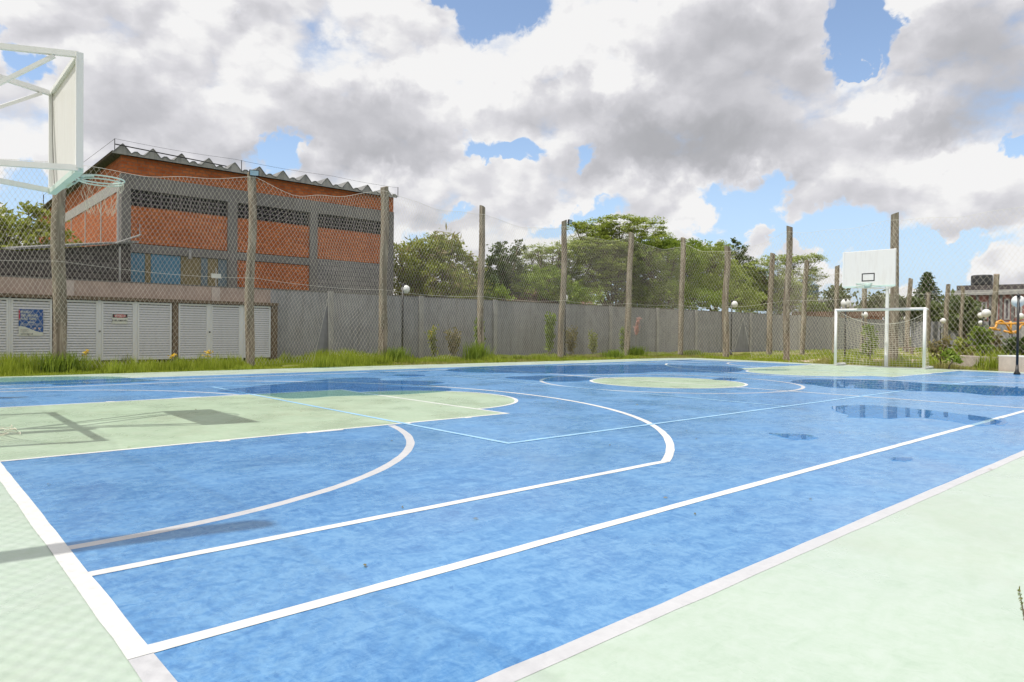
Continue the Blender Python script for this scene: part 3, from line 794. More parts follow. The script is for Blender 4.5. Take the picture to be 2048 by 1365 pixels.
def text_mesh(txt, size, mat, parent, loc, bold=0.0, sx=1.0, align='LEFT', name='lettering'):
    cu = bpy.data.curves.new('lettering', 'FONT'); cu.body = txt; cu.size = size; cu.align_x = align; cu.offset = bold; cu.extrude = .0015
    t = bpy.data.objects.new('lettering_source', cu); COL.objects.link(t)
    bpy.context.view_layer.update()
    me = bpy.data.meshes.new_from_object(t.evaluated_get(bpy.context.evaluated_depsgraph_get()))
    bpy.data.objects.remove(t); me.materials.clear(); me.materials.append(mat)
    o = bpy.data.objects.new(name, me); COL.objects.link(o); o.parent = parent
    o.rotation_euler = (PI/2, 0, 0); o.location = loc; o.scale = (sx, 1, 1)
    return o
# big blue sign
xa, xb = at_y(37, 645, 15).x, at_y(86, 645, 15).x; za, zb = at_y(60, 672, 15).z, at_y(60, 619, 15).z
sw, sh = xb-xa, zb-za
sg = empty('warning_sign', (xa, 14.965, za)); tag(sg, 'blue and white danger sign with white lettering on the left louvred door', 'sign')
MB().box(0, sw, .003, .012, 0, sh).build('panel', M['sign_white'], sg)
wave = [(0, sh), (0, sh*.35)]+[(sw*t, sh*(.35-.0*t)+sh*.02-sh*.24*(.5-.5*math.cos(t*PI))) for t in [k/16 for k in range(1, 17)]]+[(sw, sh)]
MB().add([(x, .0015, z) for x, z in wave], [tuple(range(len(wave)))]).build('blue_field', M['sign_blue'], sg)
MB().box(.0, .035, -.001, .001, sh*.60, sh*.97).build('red_bar', M['sign_red'], sg)
for i, tx in enumerate(('PERIGO', 'INFLAMÁVEL', 'NÃO FUME')):
    text_mesh(tx, .105, M['sign_white'], sg, (.05, -.0025, sh*(.845-.125*i)), .0015, (sw-.09)/.70)
MB().box(sw*.38, sw*.62, -.001, .001, sh*.50, sh*.53).build('small_text', M['sign_white'], sg)
for k in range(3): MB().box(sw*.06, sw*.94, -.0008, .001, sh*(.455-.03*k), sh*(.462-.03*k)).build('small_text', M['sign_white'], sg)
for x in (.66, .84):
    MB().lathe((0, 0, 0), [(.03, -.001), (.03, .001)], 12).build('round_symbol', M['sign_white'], sg).matrix_local = Matrix.Translation((sw*x, -.001, sh*.28)) @ Matrix.Rotation(PI/2, 4, 'X')
    MB().lathe((0, 0, 0), [(.016, -.001), (.016, .001)], 12).build('round_symbol', M['sign_red'], sg).matrix_local = Matrix.Translation((sw*x, -.0035, sh*.285)) @ Matrix.Rotation(PI/2, 4, 'X')
for k in range(4): MB().box(sw*.06, sw*(.42-.05*(k % 2)), .0005, .003, sh*(.24-.032*k), sh*(.248-.032*k)).build('small_text', M['sign_black'], sg)
text_mesh('ultragaz', .10, M['sign_black'], sg, (.05, .002, sh*.04), 0, .95)
# small sign
xa, xb = at_y(224, 637, 15).x, at_y(255, 637, 15).x; za, zb = at_y(240, 648, 15).z, at_y(240, 628, 15).z
sw, sh = xb-xa, zb-za
sg = empty('warning_sign', (xa, 14.965, za)); tag(sg, 'small white danger sign with a black and red heading on the middle louvred door', 'sign')
MB().box(0, sw, .003, .012, 0, sh).build('panel', M['sign_white'], sg)
MB().box(.01, sw-.01, .001, .0025, sh*.60, sh*.97).build('black_band', M['sign_black'], sg)
o = MB().lathe((0, 0, 0), [(1, -.0006), (1, .0006)], 28).build('red_oval', M['sign_red'], sg)
o.matrix_local = Matrix.Translation((sw/2, 0, sh*.785)) @ Matrix.Rotation(PI/2, 4, 'X') @ Matrix.Diagonal((sw*.40, sh*.165, 1, 1))
text_mesh('PERIGO', .085, M['sign_white'], sg, (sw/2, -.001, sh*.71), .001, 1, 'CENTER')
text_mesh('INFLAMÁVEL', .088, M['sign_black'], sg, (sw/2, .001, sh*.22), .0015, .88, 'CENTER')

# ------------------------------------------------------------------ brick building
BY, BX0, BX1, BYB, BH = 18.5, 5.59, 17.11, 37.8, 7.45
b = empty('brick_building', (BX0, BY, 0)); tag(b, 'two storey bare orange brick building with concrete frame and jagged corrugated roof behind the wall', 'building')
Lx = BX1-BX0; Ly = BYB-BY
def slope(y): return BH - .0*y
# front wall in bands, set between beams
cols = [(0, .31), (3.80, 4.18), (7.30, 7.65), (Lx-.6, Lx)]
front = MB()
front.box(.31, Lx-.3, .06, .25, 6.80, BH)          # top band
for i in range(3): front.box(cols[i][1], cols[i+1][0], .06, .25, 4.30, 5.66)
front.box(4.18, 7.30, .06, .25, 2.4, 3.95)
front.box(.31, 3.8, .10, .25, 0, 2.6)
front.box(cols[0][0], cols[0][1], .03, .25, 6.80, BH)
front.box(Lx-.3, Lx, .03, .25, 6.80, BH)
front.build('brick_front', M['brick'], b)
MB().box(7.65, Lx-.6, .05, .25, 0, 4.28).build('block_infill', M['block'], b)
bm = MB(); bm.box(-.03, Lx, -.02, .25, 6.26, 6.78)
for a, c in cols: bm.box(a, c, -.02+.003, .25, 0, 6.26)
bm.build('concrete_frame', M['concrete'], b)
MB().box(.31, 3.80, .0, .25, 3.95, 4.27).box(4.18, 7.30, .0, .25, 3.97, 4.27).build('lintel', M['concrete'], b)
for i in range(3):
    a, c = cols[i][1], cols[i+1][0]
    wn = MB().box(a, c, .16, .24, 5.66, 6.26).build('window', M['dark'], b)
    g = MB(); n = int((c-a)/.33)
    for k in range(n+1): x = a+(c-a)*k/n; g.box(max(a, x-.022), min(c, x+.022), .08, .14, 5.66, 6.26)
    for z in (5.80, 5.96, 6.12): g.box(a, c, .09, .13, z-.02, z+.02)
    g.build('grille', M['grille'], wn)
# painted shutters bottom left
px = [(.32, .80, 'panel_blue'), (.80, 1.0, 'panel_ochre'), (1.0, 2.05, 'panel_blue'), (2.05, 2.80, 'panel_ochre'), (2.80, 3.05, 'panel_greyblue'), (3.05, 3.45, 'panel_ochre'), (3.45, 3.8, 'panel_greyblue')]
for a, c, mt in px: MB().box(a+.004, c-.004, .07, .10, 2.55, 3.94).build('shutter', M[mt], b)
MB().box(1.25, 1.6, .04, .065, 2.78, 2.86).build('plate', M['sign_white'], b)
# side wall with rows
sd = MB(); sd.box(.0, .2, .25, Ly, 0, 6.2); sd.box(.0, .2, .25, Ly, 6.62, 7.42)
sd.build('brick_side', M['brick'], b)
sf = MB(); sf.box(-.02, .2, .25, Ly, 6.20, 6.62)
for y in (3.2, 6.2, 9.3, 12.6, 16.0): sf.box(-.015, .0, y, y+.14, 0, 6.2)
sf.build('side_frame', M['pil_grey'], b)
MB().box(Lx-.2, Lx, .25, Ly, 0, 7.4).build('brick_side', M['brick'], b)
MB().box(.2, Lx-.2, Ly-.2, Ly, 0, 7.4).build('brick_back', M['brick'], b)
# corrugated roof: big trapezoid ribs 1 m apart, running front to back
rf = MB(); prof = []
x = -.35
while x < Lx-.5:
    prof += [(x, .03), (x+.06, .03), (x+.28, .29), (x+.34, .34), (x+.40, .29), (x+.62, .03), (x+.72, .11), (x+.82, .12), (x+.92, .04)]
    x += 1.0
n = len(prof); y0, y1 = -.22, Ly+.3
def rv(y, dz): return [(x_, y, BH+z_+dz) for x_, z_ in prof]
rf.v = rv(y0, 0)+rv(y0, .035)+rv(y1, -.05)+rv(y1, -.015)
for i in range(n-1):
    rf.f += [(i, i+1, n+i+1, n+i), (n+i, n+i+1, 3*n+i+1, 3*n+i), (i+1, i, 2*n+i, 2*n+i+1), (2*n+i+1, 2*n+i, 3*n+i, 3*n+i+1)]
rf.build('roof', M['roof'], b)
cap = MB()
for i in range(n-1):
    (xa_, za_), (xb_, zb_) = prof[i], prof[i+1]
    if xb_ <= xa_: continue
    cap.add([(xa_, y0+.02, BH-.02), (xb_, y0+.02, BH-.02), (xb_, y0+.02, BH+zb_-.002), (xa_, y0+.02, BH+za_-.002)], [(0, 1, 2, 3)])
cap.build('rib_ends', M['roof_end'], b)
wr = MB()
hx = [0, 4.4, 5.6, 9.8, Lx+.2]
for x in (-.3, 4.2, Lx): wr.bar((x, -.35, BH), (x, -.35, BH+.46), .022); 
wr.tube([(x, -.35, BH+.46-.05*math.sin((x+.3) % 4.2/4.2*PI)) for x in np.linspace(-.3, Lx, 40)], .005, 4)
wr.tube([(-.3, -.37, BH+.26), (2, -.37, BH+.18), (3.6, -.37, BH+.12)], .022, 5)
for y in (6, 14): wr.bar((-.45, y, BH), (-.45, y, BH+.45), .035); 
wr.tube([(-.3, -.35, BH+.45), (-.45, 6, BH+.42), (-.45, 14, BH+.42)], .008, 4)
wr.build('electric_fence_wire', M['black'], b)
pp = MB(); pp.tube([(-.12, -.06, 6.1), (-.12, -.06, 2.4)], .05, 8); pp.build('downpipe', M['pil_grey'], b)
MB().bar((.6, .0, 5.0), (.6, .0, 4.55), .03).build('cable', M['pil_grey'], b)
MB().bar((2.35, -.04, 4.2), (2.35, -.04, 3.85), .09).build('lamp', M['pil_grey'], b)

# lean-to between wall and building
an = empty('lean_to_shed', (2.4, 16.8, 0)); tag(an, 'low dark block shed with sloping roof left of the brick building', 'shed')
MB().box(-9, 3.1, 0, .2, 0, 3.55).build('wall', M['darkblock'], an)
MB().add([(-.2, -.25, 3.55), (3.3, -.25, 4.1), (3.3, 3.5, 4.4), (-.2, 3.5, 3.9), (-.2, -.25, 3.62), (3.3, -.25, 4.17), (3.3, 3.5, 4.47), (-.2, 3.5, 3.97)],
         [(0, 3, 2, 1), (4, 5, 6, 7), (0, 1, 5, 4), (1, 2, 6, 5), (2, 3, 7, 6), (3, 0, 4, 7)]).build('roof', M['roof'], an)
MB().add([(0, .01, 3.55), (3.1, .01, 3.55), (3.1, .01, 4.08), (0, .19, 3.55), (3.1, .19, 3.55), (3.1, .19, 4.08)], [(0, 1, 2), (3, 5, 4), (0, 2, 5, 3), (1, 4, 5, 2)]).build('gable', M['darkblock'], an)
MB().tube([(2.55, -.3, 4.0), (3.3, -.5, 4.35)], .03, 6).tube([(2.7, -.3, 3.9), (2.7, -.3, 2.0)], .03, 6).build('pipe', M['pil_grey'], an)
# small post with plate over the wall
sp_ = at_y(432, 553, 15.9); t = empty('meter_post', (sp_.x, 15.9, 0)); tag(t, 'thin post with a small white plate behind the beige wall', 'post')
MB().bar((0, 0, 0), (0, 0, 3.35), .03).build('post', M['pil_grey'], t); MB().box(-.17, .17, -.03, -.016, sp_.z-.07, sp_.z+.09).build('plate', M['sign_white'], t)

# tiled roof behind the wall
tr = empty('tiled_roof_house', (24, 21, 0)); tag(tr, 'low house with an old brown tiled roof behind the grey wall', 'house')
a = at_y(985, 578, 21); c = at_y(1130, 590, 21)
MB().box(a.x-24, 34-24, 0, 5, 0, 3.0).build('wall', M['darkblock'], tr)
rf = MB(); x0, x1 = a.x-24-.4, 34-24+.3
nn = int((x1-x0)/.12); pv = []
for i in range(nn+1):
    x = x0+(x1-x0)*i/nn; z = .03*math.sin(i*PI/2)
    pv.append((x, -.4, 2.95+z)); pv.append((x, 2.5, 4.0+z))
rf.add(pv, [(2*i, 2*i+2, 2*i+3, 2*i+1) for i in range(nn)])
rf.build('roof', M['rooftile'], tr)

# ------------------------------------------------------------------ basketball hoops
def hoop(label):
    t = empty('basketball_hoop', (-.9, 0, 0)); tag(t, label, 'basketball hoop', 'basketball hoops at the two ends of the court')
    BXp = 1.8
    z0, z1, yw = 2.93, 4.20, .90
    MB().box(BXp-.012, BXp+.012, -yw+.055, yw-.003, z0+.02, z1-.02).build('backboard', M['board'], t)
    fr = MB()
    fr.box(BXp-.05, BXp+.02, -yw, -yw+.05, z0, z1); fr.box(BXp-.05, BXp-.013, yw-.05, yw, z0, z1)
    fr.box(BXp-.05, BXp-.013, -yw+.05, yw-.05, z1-.05, z1)
    fr.build('frame', M['pipe'], t)
    MB().box(BXp-.05, BXp+.03, -yw+.05, yw, z0-.045, z0+.018).build('lower_frame', M['mint'], t)
    MB().tube([(BXp-.03, yw-.15, z1-.05), (BXp-.03, yw-.17, 3.6), (BXp-.03, yw-.30, z0+.05)], .006, 5).build('cable', M['pil_grey'], t)
    sq = MB(); y0, y1, a, b_ = -.22, .22, z0+.17, z0+.46
    for (p, q, r, s) in ((y0, y1, a, a+.035), (y0, y1, b_-.035, b_), (y0, y0+.035, a+.035, b_-.035), (y1-.035, y1, a+.035, b_-.035)): sq.box(BXp+.0125, BXp+.015, p, q, r, s)
    sq.build('target_square', M['black'], t)
    MB().tube([(0, 0, -.1), (0, 0, 2.0), (0, 0, 4.2)], [.07, .065, .05], 14).build('pole', M['pipe'], t)
    for s in (1, -1):
        e = 0.004*s
        MB().bar((.05, .03*s, z1-.02), (BXp-.02, s*(yw-.03), z1-.02), .05, .06).build('support_arm', M['pipe'], t)
        MB().bar((.05, .03*s, z0), (BXp-.02, s*(yw-.03), z0), .05, .06).build('support_arm', M['pipe'], t)
        k = .88 if s < 0 else .93
        MB().bar((.05, .03*s, z0+.05), (k*(BXp-.02), s*(yw-.03)*k, z1-.06), .04, .04).build('brace', M['pipe'], t)
    # rim
    rc = (BXp+.37, 0, 3.00); R = .255
    rp = [(rc[0]+R*math.cos(a), R*math.sin(a), rc[2]) for a in np.linspace(0, 2*PI, 41)]
    rm = MB(); rm.tube(rp, .009, 8, False)
    rm.tube([(rc[0]+(R-.02)*math.cos(a), (R-.02)*math.sin(a), rc[2]-.035) for a in np.linspace(0, 2*PI, 41)], .008, 8, False)
    for s in (1, -1):
        rm.tube([(BXp+.03, s*.10, 2.965), (rc[0]-.12, s*.235, rc[2]-.01)], .011, 6)
        rm.tube([(BXp+.03, s*.45, 2.90), (BXp+.12, s*.12, 2.94), (rc[0]-.2, s*.17, rc[2]-.01)], .011, 6)
    rm.box(BXp+.031, BXp+.045, -.12, .12, 2.86, 3.04)
    rm.build('rim', M['mint'], t, True)
    ns = []
    rnd = random.Random(5)
    for lev in range(3):
        for k in range(12):
            if rnd.random() < .15: continue
            a0 = 2*PI*(k+.5*(lev % 2))/12
            for sg_ in (1, -1):
                a1 = a0+sg_*PI/12
                r0 = R*(1-.16*lev); r1 = R*(1-.16*(lev+1)); zA = 2.985-.14*lev; zB = zA-.14
                ns.append([(rc[0]+r0*math.cos(a0), r0*math.sin(a0), zA), (rc[0]+(r0+r1)/2*math.cos((a0+a1)/2)+rnd.uniform(-.012, .012), (r0+r1)/2*math.sin((a0+a1)/2)+rnd.uniform(-.012, .012), (zA+zB)/2-.015), (rc[0]+r1*math.cos(a1), r1*math.sin(a1), zB)])
    V, Fc = tubes_np(ns, .0022, 4); link_mesh('rim_net', V, Fc, M['twine'], t)
    return t
h0 = hoop('near basketball hoop at the left, seen from behind, with white arms')
h1 = copy_tree(h0); h1.location = (LC+.92, .16, 0); h1.rotation_euler = (0, 0, PI)
h1['label'] = 'far basketball hoop with a white board and black square standing behind the football goal'

# ------------------------------------------------------------------ football goals
def goal(label):
    t = empty('football_goal', (0, 0, 0)); tag(t, label, 'football goal', 'football goals at the two ends of the court')
    HW, GH, r = 1.53, 2.12, .05
    for s in (1, -1): MB().tube([(0, s*HW, -.02), (0, s*HW, GH+.05)], r, 14).build('post', M['pipe'], t, True)
    MB().tube([(0, -HW+.0, GH), (0, HW-.0, GH)], r, 14).build('crossbar', M['pipe'], t, True)
    for s in (1, -1):
        MB().tube([(.05, s*HW, GH), (.28, s*HW, GH-.01)], .035, 10).build('net_arm', M['pipe'], t, True)
        MB().tube([(.05, s*HW, .05), (.75, s*HW, .05), (.95, s*HW, .045)], [.045, .05, .03], 10).build('ground_bar', M['pipe'], t, True)
    lines = []
    ny, nzv = 26, 20
    def bk(a, q):       # a -1..1 across, q 0 top ..1 bottom
        y = a*HW*(1-.06*math.sin(q*PI)); top = GH-.05-.50*(1-a*a)**.8*1.0
        x = .28+.55*(1-abs(a)**4)*.4+.30*q+.12*math.sin(q*PI)
        return (x, y, top*(1-q)+.02)
    for i in range(ny+1):
        a = -1+2*i/ny; lines.append([bk(a, q) for q in np.linspace(0, 1, 14)])
    for j in range(nzv+1):
        q = j/nzv; lines.append([bk(a, q) for a in np.linspace(-1, 1, 24)])
    for s in (1, -1):
        for j in range(nzv+1):
            q = j/nzv; e = bk(s, q); lines.append([(0.03, s*HW, (GH-.05)*(1-q)+.02), ((e[0]+.03)/2, (e[1]+s*HW)/2, e[2]-.02), e])
        for k in range(1, 5):
            lines.append([((bk(s, q)[0])*k/5, s*HW+(bk(s, q)[1]-s*HW)*k/5, (GH-.05)*(1-q)+.02) for q in np.linspace(0, 1, 12)])
    V, Fc = tubes_np(lines, .0050, 3); link_mesh('goal_net', V, Fc, M['twine'], t)
    V, Fc = tubes_np([[bk(a, 0) for a in np.linspace(-1, 1, 30)]], .008, 5); link_mesh('net_rope', V, Fc, M['rope'], t)
    return t
g0 = goal('near football goal whose frame shadow lies on the pale green key'); g0.rotation_euler = (0, 0, PI); g0.location = (0, 0, 0)
g1 = copy_tree(g0); g1.rotation_euler = (0, 0, 0); g1.location = (LC+.05, .14, 0)
g1['label'] = 'white football goal with slack net at the far end of the court'
# loose twine of the near goal on the floor
lp = []
rnd = random.Random(3)
for k in range(9):
    x, y = rnd.uniform(.05, .32), rnd.uniform(-.75, -.15); pts = []; a = rnd.uniform(0, 6)
    for j in range(26):
        a += rnd.uniform(-.9, .9); x += .035*math.cos(a); y += .035*math.sin(a); x = min(x, .36); pts.append((-x, -y, .012+.02*abs(math.sin(j*.7+k))))
    lp.append(pts)
V, Fc = tubes_np(lp, .0035, 4); link_mesh('loose_twine', V, Fc, M['twine'], g0)

# ------------------------------------------------------------------ globe lamps
def lamp_master(h, label, mirror=1, gr=.2):
    t = empty('globe_lamp', (0, 0, 0)); tag(t, label, 'lamp post', 'white globe lamps on black poles')
    MB().tube([(0, 0, -.1), (0, 0, h+.2)], .036, 10).build('pole', M['black'], t, True)
    MB().lathe((0, 0, 0), [(.09, 0), (.09, .04), (.05, .10), (.036, .3)], 14).build('base', M['black'], t, True)
    MB().lathe((0, 0, h+.14), [(.035, 0), (.06, .02), (.05, .05), (.012, .10)], 12).build('finial', M['black'], t, True)
    MB().tube([(0, 0, h+.12), (mirror*.1, 0, h+.22), (mirror*.17, 0, h+.2)], .018, 8).build('arm', M['black'], t, True)
    MB().sphere((mirror*.16, .02, h), gr, 24, 16).build('globe', M['globe'], t, True)
    return t
def lamp(u, v, dist=None, y=None, label='', side_=0, gr=.2):
    pt = at_y(u, v, y) if y is not None else at_d(u, v, dist)
    t = lamp_master(pt.z, label, 1, gr)
    # arm points away from the court or along it
    ang = side_; off = Vector((.16*math.cos(ang), .16*math.sin(ang), 0))
    t.location = (pt.x-off.x, pt.y-off.y, 0); t.rotation_euler = (0, 0, ang); return t
lamp(812, 579, y=14.3, side_=.0, label='globe lamp right of the brick building, leftmost of the lamps along the grey wall', gr=.175)
lamp(1130, 596, y=14.3, side_=.9, label='globe lamp half hidden behind the wooden post with the square floodlight', gr=.175)
lamp(1469, 609, y=None, dist=41, side_=-.7, label='globe lamp beside the reddish post at the torn net', gr=.19)
lamp(1692, 607, dist=36, side_=.30, label='globe lamp behind the left side of the football goal, higher of the two there', gr=.21)
lamp(1730, 630, dist=50, side_=-.3, label='lower globe lamp seen in the football goal just under its crossbar', gr=.2)
lamp(1812, 637, dist=64, side_=-.8, label='small distant globe lamp in the right half of the football goal', gr=.19)
lamp(1886, 642, dist=62, side_=-.8, label='distant globe lamp just right of the football goal, against the far wall', gr=.21)
lamp(1972, 627, dist=38, side_=2.2, label='globe lamp beside the green shrub left of the yellow exercise machine', gr=.19)
lamp(1961, 631, dist=60, side_=2.2, label='dim distant globe lamp in front of the pink house, upper one', gr=.2)
lamp(1961, 646, dist=75, side_=2.2, label='dim distant globe lamp in front of the pink house, lower one', gr=.2)
lamp(2038, 603, dist=26.8, side_=.12, label='large globe lamp at the right edge, nearest to the court', gr=.185)
lamp(2041, 633, dist=52, side_=-.8, label='smaller globe lamp right behind the nearest lamp pole', gr=.2)

# ------------------------------------------------------------------ second court fence beyond
far = []
names = ['first wooden post of the second fence, leaning, right of the torn net', 'wooden post of the second fence under a tuft of feathery leaves', 'wooden post of the second fence left of the far backboard',
         'wooden post of the second fence seen under the far backboard', 'wooden post of the second fence between goal pole and Norfolk pine', 'faint wooden post standing before the Norfolk pine',
         'dark wooden post with a small sprig on top right of the Norfolk pine', 'short thin dark wooden post left of the pink house', 'wooden post of the second fence in front of the pink house']
for i, (ub, ut, vt, dist, r) in enumerate([(1537, 1545, 508, 44, .15), (1604, 1613, 522, 48, .14), (1670, 1675, 532, 51, .14), (1725, 1731, 560, 54, .16), (1812, 1821, 558, 58, .15), (1855, 1857, 585, 79, .2), (1889, 1896, 570, 66, .16), (1921, 1925, 573, 72, .14), (1980, 1994, 549, 56, .16)]):
    pb = at_d(ub, 690, dist); pt = at_d(ut, vt, dist)
    o = wood_post('fence_post', pb.x, pb.y, pt.z, r, (pt.x-pb.x, pt.y-pb.y), 60+i)
    tag(o, names[i], 'fence post', 'wooden posts of the second fence'); far.append((pb.x, pb.y, pt.z))
net([far[0], far[1], far[2], far[3], far[4]], .26, .36, .5, .3, 'net of the second fence seen beyond the back fence', r=.0055, seed=21, group='fence nets', ropes=True)

# ------------------------------------------------------------------ vegetation
def leaf_mesh(name, centers, size, mat, parent=None, rng=RNG, flat=.0, elong=1.6, loc=(0, 0, 0), droop=.0, jitter=.4):
    n = len(centers)
    d = rng.normal(size=(n, 3)); d[:, 2] = d[:, 2]*(1-flat)-droop; d /= np.linalg.norm(d, axis=1)[:, None]+1e-9
    q = rng.normal(size=(n, 3)); q[:, 2] *= (1-flat)
    b = np.cross(d, q); b /= np.linalg.norm(b, axis=1)[:, None]+1e-9
    if flat > .5:
        up = np.array([0, 0, 1.0]); b = np.cross(d, up)+rng.normal(size=(n, 3))*.25; b /= np.linalg.norm(b, axis=1)[:, None]+1e-9
    s = size*rng.uniform(1-jitter, 1+jitter, n)[:, None]
    L_ = d*s*elong/2; Wd = b*s/2
    nrm = np.cross(d, b)*s*.12
    c = centers
    V = np.stack([c-L_, c-Wd*.9-nrm, c+L_, c+Wd*.9-nrm], 1).reshape(-1, 3)
    F = np.arange(n*4).reshape(-1, 4)
    return link_mesh(name, V, F, mat, parent, loc=loc)
def clusters(ell_, nsub, rng, shell=.55, up=.25):
    """sub-cluster centres near the surface of an ellipsoid (cx,cy,cz,rx,ry,rz)"""
    d = rng.normal(size=(nsub, 3)); d[:, 2] += up; d /= np.linalg.norm(d, axis=1)[:, None]
    r = rng.uniform(shell, 1.0, nsub)**.7
    r = np.where(rng.random(nsub) < .20, rng.uniform(1.0, 1.30, nsub), r)
    e = np.array(ell_)
    return e[:3]+d*r[:, None]*e[3:]
def leaves_at(sub, per, rad, rng, squash=.6):
    n = len(sub); k = rng.poisson(per, n)+3; idx = np.repeat(np.arange(n), k)
    o = rng.normal(size=(len(idx), 3))*np.array([1, 1, squash])*rad*.5*rng.uniform(.35, 1.25, n)[idx][:, None]
    return sub[idx]+o
def tree(name, base, ells, leafmat, label, cat='tree', group=None, nsub=40, per=35, rad=.45, leaf=.10, bark='bark', trunk_r=.13, seed=1, squash=.6, flat=0, fork=.35, elong=1.7, limb=.045, twigs=.4, shell=.55, trunks=1, dry=0):
    rng = np.random.default_rng(seed); rnd = random.Random(seed)
    t = empty(name, tuple(base)); tag(t, label, cat, group)
    E_ = [np.array(e, float) for e in ells]          # relative to base
    mb = MB(); subs = []
    mcx = np.mean([e[0] for e in E_]); mcy = np.mean([e[1] for e in E_]); zc = np.mean([e[2] for e in E_])
    fk = Vector((mcx*.4, mcy*.4, zc*fork))
    for k in range(trunks):
        o = Vector((rnd.uniform(-.4, .4)*(k > 0), rnd.uniform(-.4, .4)*(k > 0), 0))
        mb.tube([o+Vector((0, 0, -.2)), o*.8+Vector((fk.x*.3+rnd.uniform(-.08, .08), fk.y*.3, fk.z*.5)), fk], [trunk_r*1.25, trunk_r, trunk_r*.8], 8)
    tw = MB()
    for e in E_:
        c = Vector(e[:3]); tip = Vector((c.x, c.y, c.z+e[5]*.2))
        m_ = fk.lerp(tip, .5)+Vector((rnd.uniform(-.15, .15), rnd.uniform(-.15, .15), -.10*abs(tip.z-fk.z)))
        mb.tube([fk, m_, tip], [trunk_r*.62, limb*1.3, limb*.7], 6)
        sb = clusters(e, int(nsub*(e[3]*e[4]*e[5])**(2/3)*1.0)+3, rng, shell)
        subs.append(sb)
        for s in sb:
            if rnd.random() < twigs:
                a = m_.lerp(tip, rnd.uniform(.2, 1)); sv = Vector(s); mid = a.lerp(sv, .55)+Vector((0, 0, .08)); tw.tube([a, mid, sv], [limb*.42, limb*.3, limb*.12], 4, False)
    mb.build('trunk', M[bark], t, True)
    if tw.v: tw.build('branches', M[bark], t)
    sub = np.concatenate(subs)
    leaf_mesh('crown', leaves_at(sub, per, rad, rng, squash), leaf, M[leafmat], t, rng, flat, elong)
    if dry: leaf_mesh('dry_twigs', leaves_at(sub[rng.random(len(sub)) < .25], dry, rad*1.3, rng), leaf*1.0, M['lf_dry'], t, rng, 0, 4)
    return t
def tr_px(name, ub, y, tops, leafmat, label, **k):
    """base on the ground below photo column ub at depth y; tops = (u, v, ru px, rv px) crown lobes"""
    b_ = at_y(ub, 650, y); base = Vector((b_.x, y, 0)); sc = (b_-CP).dot(F0)/FPX
    el = []
    rnd = random.Random(hash(label) % 1000 if False else len(label))
    for i, (u, v, ru, rv) in enumerate(tops):
        yy = y+((i*37) % 5-2)*.35*k.get('deep', 1.0)
        p = at_y(u, v, yy); s2 = (p-CP).dot(F0)/FPX
        el.append((p.x-base.x, p.y-base.y, p.z, ru*s2*1.1, max(ru*s2, rv*s2)*.95, rv*s2))
    k.pop('deep', None)
    return tree(name, base, el, leafmat, label, **k)

tr_px('leafy_tree', 20, 21, [(20, 470, 55, 38), (60, 440, 32, 26), (95, 480, 45, 30), (-40, 450, 60, 50), (130, 488, 28, 14), (40, 510, 50, 22), (85, 515, 40, 20), (-70, 500, 60, 50)], 'lf_olive',
      'loose leafy tree behind the wall at the far left, left of the brick building', nsub=34, per=26, rad=.42, leaf=.095, twigs=.7, seed=2, elong=2)
g = 'trees behind the grey wall'
tr_px('broad_shrub_tree', 880, 21, [(800, 530, 26, 40), (850, 520, 45, 38), (890, 512, 40, 36), (825, 545, 32, 42), (930, 545, 28, 38), (870, 560, 55, 35), (868, 488, 26, 14), (830, 590, 45, 22), (900, 595, 40, 20), (905, 500, 24, 20), (838, 495, 18, 14), (915, 575, 40, 28), (810, 590, 26, 26), (800, 560, 18, 30), (945, 580, 26, 34), (860, 600, 60, 20)], 'lf_olive',
      'broad olive green tree with bare dry twigs just right of the brick building', group=g, nsub=34, per=30, rad=.42, leaf=.10, seed=3, dry=14, twigs=.6)
tr_px('dark_tree', 1005, 22, [(1003, 520, 22, 32), (990, 545, 18, 30), (1022, 550, 25, 32), (1036, 495, 5, 14), (1000, 580, 32, 26), (975, 580, 16, 30), (1030, 570, 30, 30), (965, 560, 14, 20)], 'lf_dark',
      'narrow dark green tree standing between the broad tree and the feathery trees', group=g, nsub=60, per=34, rad=.32, leaf=.10, seed=4)
tr_px('low_tree', 1070, 21, [(1000, 590, 30, 14), (1060, 575, 40, 26), (1100, 580, 36, 24), (1130, 590, 36, 26), (960, 592, 18, 18), (1160, 600, 40, 22), (1090, 560, 40, 24)], 'lf_mid',
      'low bright green bushes overhanging the old tiled roof', group=g, nsub=50, per=32, rad=.36, leaf=.10, seed=5)
tr_px('feathery_tree', 1110, 24, [(1075, 505, 30, 14), (1105, 520, 30, 22), (1090, 545, 40, 22), (1140, 530, 30, 30), (1062, 528, 22, 18), (1120, 500, 26, 14), (1115, 560, 40, 30)], 'lf_feather',
      'small feathery tree with flat leaf layers left of the floodlight post', group=g, nsub=44, per=34, rad=.42, leaf=.085, seed=6, squash=.3, flat=.6, twigs=.8, elong=2.4)
tr_px('feathery_tree', 1225, 24, [(1240, 447, 46, 14), (1290, 458, 44, 18), (1185, 470, 40, 20), (1160, 500, 34, 20), (1220, 485, 50, 26), (1280, 495, 50, 26), (1325, 478, 20, 16), (1150, 455, 22, 12), (1210, 525, 60, 30), (1270, 535, 55, 34), (1180, 550, 50, 30), (1320, 510, 24, 26), (1230, 580, 70, 36), (1160, 590, 50, 34), (1290, 590, 60, 34), (1200, 500, 60, 30), (1250, 520, 60, 30)], 'lf_feather',
      'tallest tree with a wide feathery crown and visible limbs', group=g, nsub=40, per=40, rad=.46, leaf=.09, seed=7, squash=.28, flat=.6, trunk_r=.17, twigs=.8, fork=.3, elong=2.4, trunks=3)
